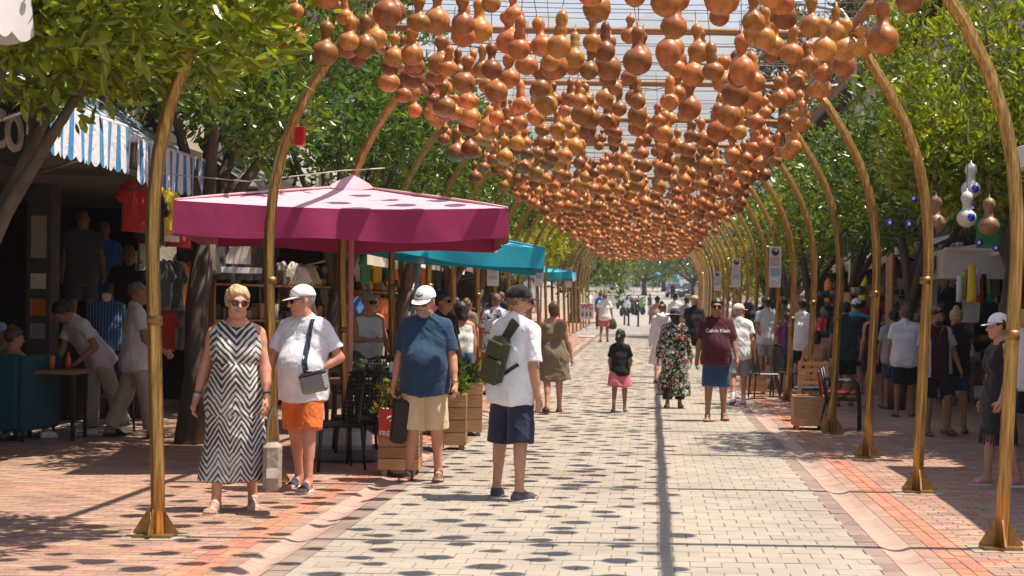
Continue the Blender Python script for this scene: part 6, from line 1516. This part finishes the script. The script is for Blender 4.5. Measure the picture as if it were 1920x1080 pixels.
# right hand seats
t = thing('armchair', 'black metal armchair with red and yellow cushion beside the arch', 'chair', (*G(1578,806), .004), rad(80), None)
for sx in (-1,1):
    M = MB(); M.tube([(sx*.25,-.24,0),(sx*.25,-.23,.44),(sx*.25,-.2,.62),(sx*.26,-.12,.665),(sx*.26,.1,.66),(sx*.24,.22,.70)], .019, n=8); M.obj('front_leg', M_blackp, t)
    M = MB(); M.tube([(sx*.23,.30,0),(sx*.23,.20,.42),(sx*.22,.28,.84)], .019, n=8); M.obj('rear_leg', M_blackp, t)
    M = MB(); M.tube([(sx*.255,-.2,.62),(sx*.25,-.08,.5),(sx*.24,.0,.44)], .012, n=6); M.obj('arm_brace', M_blackp, t)
M = MB(); M.box(-.24,.24,-.23,.22,.40,.43); M.obj('seat_frame', M_blackp, t); M = MB(); M.box(-.22,.22,-.22,.2,.431,.50, bev=.025); c = M.obj('cushion', mat('yellow_cushion', (.36,.22,.05), .8, var=.2), t); M = MB(); M.box(-.222,.222,-.222,.202,.485,.525, bev=.015); M.obj('cushion_top', mat('red_cushion', (.30,.025,.02), .8, var=.2), c)
M = MB(); M.box(-.21,.21,.23,.26,.52,.84, bev=.01); M.obj('backrest', mat('red_back', (.16,.015,.015), .6), t, (0,-.04,0), (rad(-8),0,0))
t = planter('low wooden box planter beside the black armchair', G(1517,806)[0], G(1517,806)[1]+.1, 0, .44, .42, .46, 1); 
t = thing('wooden_chair', 'slatted wooden chair behind the low box planter', 'chair', (2.32,22.6,.004), rad(8))
for sx in (-1,1):
    M = MB(); M.box(sx*.2-.022,sx*.2+.022,-.2,-.156,0,.88); M.obj('back_post', M_wood, t); M = MB(); M.box(sx*.2-.022,sx*.2+.022,.18,.22,0,.42); M.obj('leg', M_wood, t)
for k in range(4): M = MB(); M.box(-.178,.178,-.19,-.17,.54+.09*k,.595+.09*k); M.obj('slat', M_wood, t)
M = MB(); M.box(-.22,.22,-.15,.22,.42,.45); M.obj('seat', M_wood, t); M = MB(); M.box(-.2,.2,-.14,.2,.4505,.50, bev=.02); M.obj('cushion', NAVY, t)
for i, (x, y, r, lab) in enumerate(((2.0,27.4,100,'black woven chair near the notice panel arch'), (2.45,27.9,60,'black woven chair at the shaded arch foot'), (4.9,28.4,170,'black woven chair by the seated man'))): chair(lab, x, y, r)
planter('small wooden crate planter near the notice panel arch', 1.95, 28.6, 0, .36, .36, .4, 3, None)
# teal sofa and red stool
t = thing('sofa', 'teal upholstered sofa with high back at the cafe', 'sofa', (-7.5,17.45,.004), rad(-4)); M_teal = mat('teal_fabric', (.014,.085,.12), .85, var=.15, vscale=14, bump=.3, bscale=90)
M = MB(); M.box(-.75,.42,-.12,.1,.12,.98, bev=.035); M.obj('backrest', M_teal, t); M = MB(); M.box(-.75,.42,.101,.75,.12,.45, bev=.03); M.obj('seat', M_teal, t); M = MB(); M.box(.421,.52,-.12,.78,.12,.97, bev=.03); M.obj('side_panel', M_teal, t)
for sx in (-.68,.46):
    for sy in (-.06,.7): M = MB(); M.tube([(sx,sy,0),(sx,sy,.125)], .018, n=6); M.obj('leg', M_blackp, t)
chair('black woven chair behind the first arch post', -6.55, 18.8, 100)
# ------------------------------------------------------------------ notices, toilet sign
M_panel = mat('panel_white', (.66,.64,.62), .45, var=.04); M_inkr = mat('ink_red', (.48,.16,.13), .7); M_inkb = mat('ink_blue', (.10,.28,.50), .7); M_inkd = mat('ink_dark', (.06,.05,.05), .7)
def notice(label, x, y, z, w, h):
    t = thing('notice_panel', label, 'sign', (x, y, gz(y)+z)); M = MB(); M.box(-w/2,w/2,-.012,.012,0,h); M.obj('panel', M_panel, t)
    M = MB(); M.lathe([(0,.003),(w*.24,.002),(w*.24,0)], n=16, M=Matrix.Translation((0,-.0125,h*.87)) @ Matrix.Rotation(rad(90),4,'X')); M.lathe([(w*.28,0),(w*.32,.003),(w*.34,0)], n=16, M=Matrix.Translation((0,-.0125,h*.87)) @ Matrix.Rotation(rad(90),4,'X')); M.obj('emblem', M_inkd, t)
    for q, (a, b, mm) in enumerate(((.52,.76,M_inkr), (.28,.48,M_inkb))):
        M = MB(); n = 8
        for i in range(n):
            z0 = h*(a+(b-a)*i/n); x0 = -w*.4
            while x0 < w*.36:
                l = random.uniform(.06,.16)*w; M.box(x0, min(x0+l, w*.4), -.0145,-.0122, z0, z0+h*.0135); x0 += l+w*.03
        M.obj('printed_lines', mm, t)
    M = MB(); M.tube([(w*.26*math.cos(rad(a)), -.0135, h*.11+w*.30*math.sin(rad(a))) for a in range(0,181,15)], .006, n=5); M.obj('printed_arc', mat('ink_gold', (.5,.33,.12), .7), t)
notice('tall white notice panel on the arch post by the armchairs', 2.36,29.86,1.98,.23,.79); notice('white notice panel on a farther arch post', 2.31,42.8,2.0,.24,.80)
notice('grey notice panel on the arch post before the leaf print shirt', -3.42,33.1,1.92,.24,.50); notice('white notice panel at the cyan umbrella corner', -3.40,46.1,1.95,.24,.8); notice('small white notice panel on a far arch post', -3.40,62.3,1.95,.26,.8); notice('white notice panel low on a far post by the crowd', 2.33,55.8,1.9,.24,.7)
t = thing('toilet_sign', 'white toilet sign with red WC letters on a pole', 'sign', (-2.56,60.6,gz(60.6))); M = MB(); M.box(-.27,.27,-.02,.02,.72,1.34, bev=.012); M.obj('board', M_panel, t)
tm = text_mesh('WC', .27, mat('wc_red', (.55,.03,.05), .6), .002, .01); ob('lettering', tm, t, (0,-.0225,1.20), (rad(90),0,0))
for k in range(3):
    M = MB(); x = -.16+.15*k; M.box(x-.03,x+.03,-.0235,-.0205,.83,.95); M.lathe([(0,.003),(.028,.002),(.028,0)], n=10, M=Matrix.Translation((x,-.0205,.99)) @ Matrix.Rotation(rad(90),4,'X')); M.box(x-.045,x+.045,-.0235,-.0205,.90,.925) if k != 1 else None; M.obj('pictogram', M_inkd, t)
M = MB(); M.tube([(0,0.03,.05),(0,.03,.8)], .02, n=8); M.obj('pole', M_white, t); M = MB(); M.box(-.3,.3,-.2,.2,0,.06, bev=.015); M.obj('foot', M_white, t)
# ------------------------------------------------------------------ street lamp, cables
t = thing('street_lamp', 'grey street lamp with long arm over the gourds', 'lamp', (4.3,33.5,gz(33.5))); M = MB(); M.tube([(0,0,0),(0,0,7.6),(-.3,0,8.0),(-1.2,0,8.12)], [.07,.05,.04,.03], n=8); M.obj('post', M_steel, t); M = MB(); M.box(-1.75,-1.15,-.12,.12,8.08,8.2, bev=.03); M.obj('lamp_head', mat('lamp_head', (.6,.6,.6), .4), t)
def cable(label, pts): M = MB(); M.tube(pts, .012, n=5); tag(M.obj('cable', M_blackp), label, 'cable')
cable('dark cable sagging from the white shop house to the street lamp', [(-6.3,30,6.6),(-3,31,6.2),(0,32,6.15),(4.3,33.5,7.4)]); cable('thin cable crossing high above the arches', [(-6.4,24,6.0),(-1,25,5.6),(3,26,5.7),(6.6,27,6.6)])
t = thing('clothes_line', 'pale cord tied from umbrella top to the arch', 'cord', (0,0,0)); M = MB(); M.tube([(-5.2,16.2,2.95),(-4.2,16,2.86),(-3.2,15.9,2.98),(-2.95,16.9,3.1)], .006, n=5); M.obj('cord', mat('cord', (.6,.55,.48), .8), t)
# ------------------------------------------------------------------ far end of the street
M_tyre = mat('tyre', (.012,.012,.012), .8); M_chrome = mat('chrome', (.5,.5,.5), .2, metal=.9)
def wheel(t, y, z, r, w=.05, x=0, axis='x', n=16, name='wheel'):
    Mt = Matrix.Translation((x,y,z)) @ Matrix.Rotation(rad(90),4,'Y'); M = MB(); M.lathe([(r*.62,-w),(r*.95,-w),(r,-w*.6),(r,w*.6),(r*.95,w),(r*.62,w)], n=n, M=Mt); wo = M.obj(name, M_tyre, t); M = MB(); M.lathe([(0,-w*.7),(r*.6,-w*.7),(r*.62,0),(r*.6,w*.7),(0,w*.7)], n=n, M=Mt); M.obj('rim', M_chrome, wo); return wo
def motorbike(label, x, y, rz, col, top=True):
    t = thing('motorcycle', label, 'motorcycle', (x, y, gz(y)), rad(rz), 'motorcycles parked by the kerb'); pm = mat('bike_'+label.split()[0], col, .25, coat=.6, var=.05)
    wheel(t, -.62, .31, .31); wheel(t, .62, .31, .31)
    M = MB(); M.box(-.15,.15,-.25,.3,.28,.62, bev=.06); M.obj('engine', M_blackp, t); M = MB(); M.lathe([(0,-.28),(.12,-.22),(.16,0),(.13,.2),(0,.28)], n=12, M=Matrix.Translation((0,-.12,.82)) @ Matrix.Rotation(rad(80),4,'X')); M.obj('tank', pm, t)
    M = MB(); M.box(-.13,.13,.1,.75,.74,.84, bev=.035); M.obj('seat', M_blackp, t); M = MB(); M.prism([(-.17,.62),(-.2,.9),(-.1,1.15),(.1,1.15),(.2,.9),(.17,.62)], -.72, -.5); M.obj('fairing', pm, t)
    for sx in (-1,1):
        M = MB(); M.tube([(sx*.1,-.62,.31),(sx*.09,-.42,.95)], .025, n=6); M.obj('fork', M_chrome, t); M = MB(); M.tube([(0,-.4,1.0),(sx*.2,-.36,1.05),(sx*.36,-.28,1.03)], .018, n=6); M.obj('handlebar', M_blackp, t)
        M = MB(); M.lathe([(0,-.01),(.06,-.006),(.06,.006),(0,.01)], n=10, M=Matrix.Translation((sx*.3,-.42,1.2)) @ Matrix.Rotation(rad(90),4,'X')); M.obj('mirror', M_blackp, t)
    M = MB(); M.lathe([(0,.03),(.07,.02),(.08,0)], n=12, M=Matrix.Translation((0,-.73,.92)) @ Matrix.Rotation(rad(90),4,'X')); M.obj('headlight', mat('lamp_glass', (.7,.7,.7), .1), t)
    if top: M = MB(); M.box(-.18,.18,.62,.95,.9,1.2, bev=.05); M.obj('top_box', M_blackp, t)
for i, (c, lab) in enumerate((((.55,.55,.56),'white motorcycle at the near end of the parked row'), ((.02,.02,.02),'black motorcycle second in the parked row'), ((.08,.35,.03),'green motorcycle in the middle of the parked row'), ((.6,.6,.58),'pale motorcycle behind the green one'), ((.35,.02,.02),'red motorcycle near the row\'s end'), ((.1,.12,.14),'grey motorcycle at the far end of the row'), ((.5,.5,.5),'silver motorcycle beside the street tree'), ((.02,.02,.025),'dark motorcycle beside the silver one'))):
    motorbike(lab, -2.0+.45*(i % 3)-.25*(i > 5)*3, 112+3.6*i, 25+random.uniform(-12,12), c, i % 2 == 0)
def car(label, x, y, rz, col):
    t = thing('parked_car', label, 'car', (x, y, gz(y)), rad(rz)); pm = mat('car_'+label.split()[0], col, .3, coat=.8, var=.03)
    sec = [(-2.1,.42,.72,.78),(-2.0,.3,.86,.86),(-1.2,.28,1.0,.9),(-.95,.28,1.02,.9),(.6,.28,1.05,.9),(1.5,.28,1.06,.9),(2.0,.3,1.0,.86),(2.1,.45,.85,.78)]
    M = MB(); V = []; 
    for (yy, z0, z1, w) in sec: V += [(-w*.92,yy,z0),(-w,yy,(z0+z1)/2),(-w*.95,yy,z1),(w*.95,yy,z1),(w,yy,(z0+z1)/2),(w*.92,yy,z0)]
    n = len(sec); Fc = [tuple(range(6)), tuple(range(6*n-1,6*n-7,-1))]+[(a*6+k, a*6+(k+1) % 6, a*6+6+(k+1) % 6, a*6+6+k) for a in range(n-1) for k in range(6)]
    M._add(V, Fc, True); M.obj('body', pm, t)
    M = MB(); V = []
    for (yy, z, w) in ((-1.15,1.0,.84),(-.35,1.48,.66),(1.2,1.5,.66),(1.95,1.03,.8)): V += [(-w,yy,z),(w,yy,z)]
    M._add(V+[(-.86,-1.15,.98),(.86,-1.15,.98),(-.84,1.95,.98),(.84,1.95,.98)], [(0,1,3,2),(2,3,5,4),(4,5,7,6),(0,2,4,6,10,8),(1,9,11,7,5,3),(8,10,11,9)]); M.obj('cabin_glass', M_glass, t)
    M = MB(); M.box(-.64,.64,-.36,1.22,1.49,1.53, bev=.015); M.obj('roof', pm, t)
    for sx in (-1,1):
        for yy in (-1.3,1.3): wheel(t, yy, .32, .32, .1, sx*.8)
        M = MB(); M.box(sx*.62-.2,sx*.62+.2,-2.12,-2.02,.62,.78, bev=.03); M.obj('headlight', MATS['lamp_glass'], t); M = MB(); M.box(sx*.98-.09,sx*.98+.09,-.85,-.75,.98,1.1, bev=.02); M.obj('mirror', pm, t)
    M = MB(); M.box(-.45,.45,-2.13,-2.07,.45,.6); M.obj('grille', M_blackp, t); M = MB(); M.box(-.26,.26,-2.15,-2.132,.47,.57); M.obj('number_plate', M_white, t)
car('dark blue car parked on the far road facing the street', 2.5, 178, 4, (.05,.085,.12)); car('black car behind the dark blue one', 4.4, 184, 4, (.015,.015,.018))
for i, (x, y) in enumerate(((-1.5,84),(-1.25,82),(-.72,80),(1.3,84),(-2.6,90),(1.6,92))):
    t = thing('bollard', 'dark iron bollard at the end of the paved street', 'bollard', (x, y, gz(y)), 0, 'bollards at the end of the street'); M = MB(); M.lathe([(.07,0),(.07,.05),(.05,.08),(.05,.75),(.065,.78),(.065,.84),(.04,.9),(0,.92)], n=12); M.obj('post', M_blackp, t)
for k, (x0, y0, x1, y1, h, lab) in enumerate(((2.9,76,4.2,150,1.5,'long grey roadside wall'), (-9,120,-5.5,150,1.2,'low wall behind the motorcycles'))):
    L = math.hypot(x1-x0, y1-y0); t = thing('boundary_wall', lab, 'wall', (x0, y0, min(gz(y0), gz(y1))), math.atan2(y1-y0, x1-x0)); M = MB(); M.box(0,L,-.12,.12,-.5,h+max(gz(y0),gz(y1))-min(gz(y0),gz(y1))); M.obj('wall_body', M_stucco, t); M = MB(); M.box(-.05,L+.05,-.17,.17,h+abs(gz(y0)-gz(y1)),h+abs(gz(y0)-gz(y1))+.1); M.obj('coping', M_stucco2, t)
def pole_sign(label, x, y, h, m, shape):
    t = thing('road_sign', label, 'sign', (x, y, gz(y))); M = MB(); M.tube([(0,0,0),(0,0,h)], .05, n=8); M.obj('pole', M_steel, t)
    M = MB(); M.lathe([(0,.02),(.5,.02),(.5,-.02),(0,-.02)], n=8 if shape == 'oct' else 20, M=Matrix.Translation((0,-.06,h)) @ Matrix.Rotation(rad(90),4,'X') @ Matrix.Rotation(rad(22.5),4,'Z')) if shape != 'box' else M.box(-1.1,1.1,-.08,-.03,h-.9,h+.3); M.obj('sign_plate', m, t)
pole_sign('red octagonal stop sign at the far crossing', -2.3, 190, 3.2, mat('stop_red', (.55,.03,.03), .5), 'oct'); pole_sign('pale blue round sign left of the far car', .6, 195, 2.2, mat('sign_blue', (.05,.25,.5), .5), 'round'); pole_sign('blue round sign beside the far wall', 3.0, 199, 1.9, mat('sign_cyan', (.1,.45,.6), .5), 'round'); pole_sign('large grey direction board over the far crossing', -1.0, 215, 4.6, M_panel, 'box')
for k, (x, y, w, h, lab) in enumerate(((-3,235,14,9,'pale far apartment block closing the view'), (16,230,16,11,'far cream apartment block on the slope'), (-24,220,18,10,'wide far apartment block behind the trees'))):
    t = thing('apartment_block', lab, 'building', (x, y, gz(200))); M = MB(); M.box(-w/2,w/2,0,8,-1,h); M.obj('wall', M_stucco2 if k != 1 else M_stucco, t); M = MB(); M.box(-w/2-.4,w/2+.4,-.5,8.4,h+.003,h+.4); M.obj('roof', M_tile, t)
    for r in range(int(h/3)):
        for c in range(int(w/3)):
            xx = -w/2+1.5+c*3; zz = 1.2+3*r; M = MB(); M.box(xx-.7,xx+.7,-.04,-.004,zz,zz+1.4); wo = M.obj('window', M_frame, t); M = MB(); M.box(xx-.6,xx+.6,-.055,-.041,zz+.1,zz+1.3); M.obj('pane', M_glass, wo)
# ------------------------------------------------------------------ air
HAZE = True
if HAZE:
    M = MB(); M.box(-4600,4600,-80,4300,-3,780); hz = M.obj('haze', None); stuff(hz); hz['label'] = 'pale summer haze in front of the mountain'; hz['category'] = 'haze'
    hm_ = bpy.data.materials.new('haze'); hm_.use_nodes = True; nt = hm_.node_tree; nt.nodes.remove(nt.nodes['Principled BSDF']); pv_ = nt.nodes.new('ShaderNodeVolumePrincipled'); pv_.inputs['Color'].default_value = (.88,.92,1,1); pv_.inputs['Density'].default_value = .00035; pv_.inputs['Anisotropy'].default_value = .2
    nt.links.new(pv_.outputs[0], nt.nodes['Material Output'].inputs['Volume']); hz.data.materials.append(hm_)
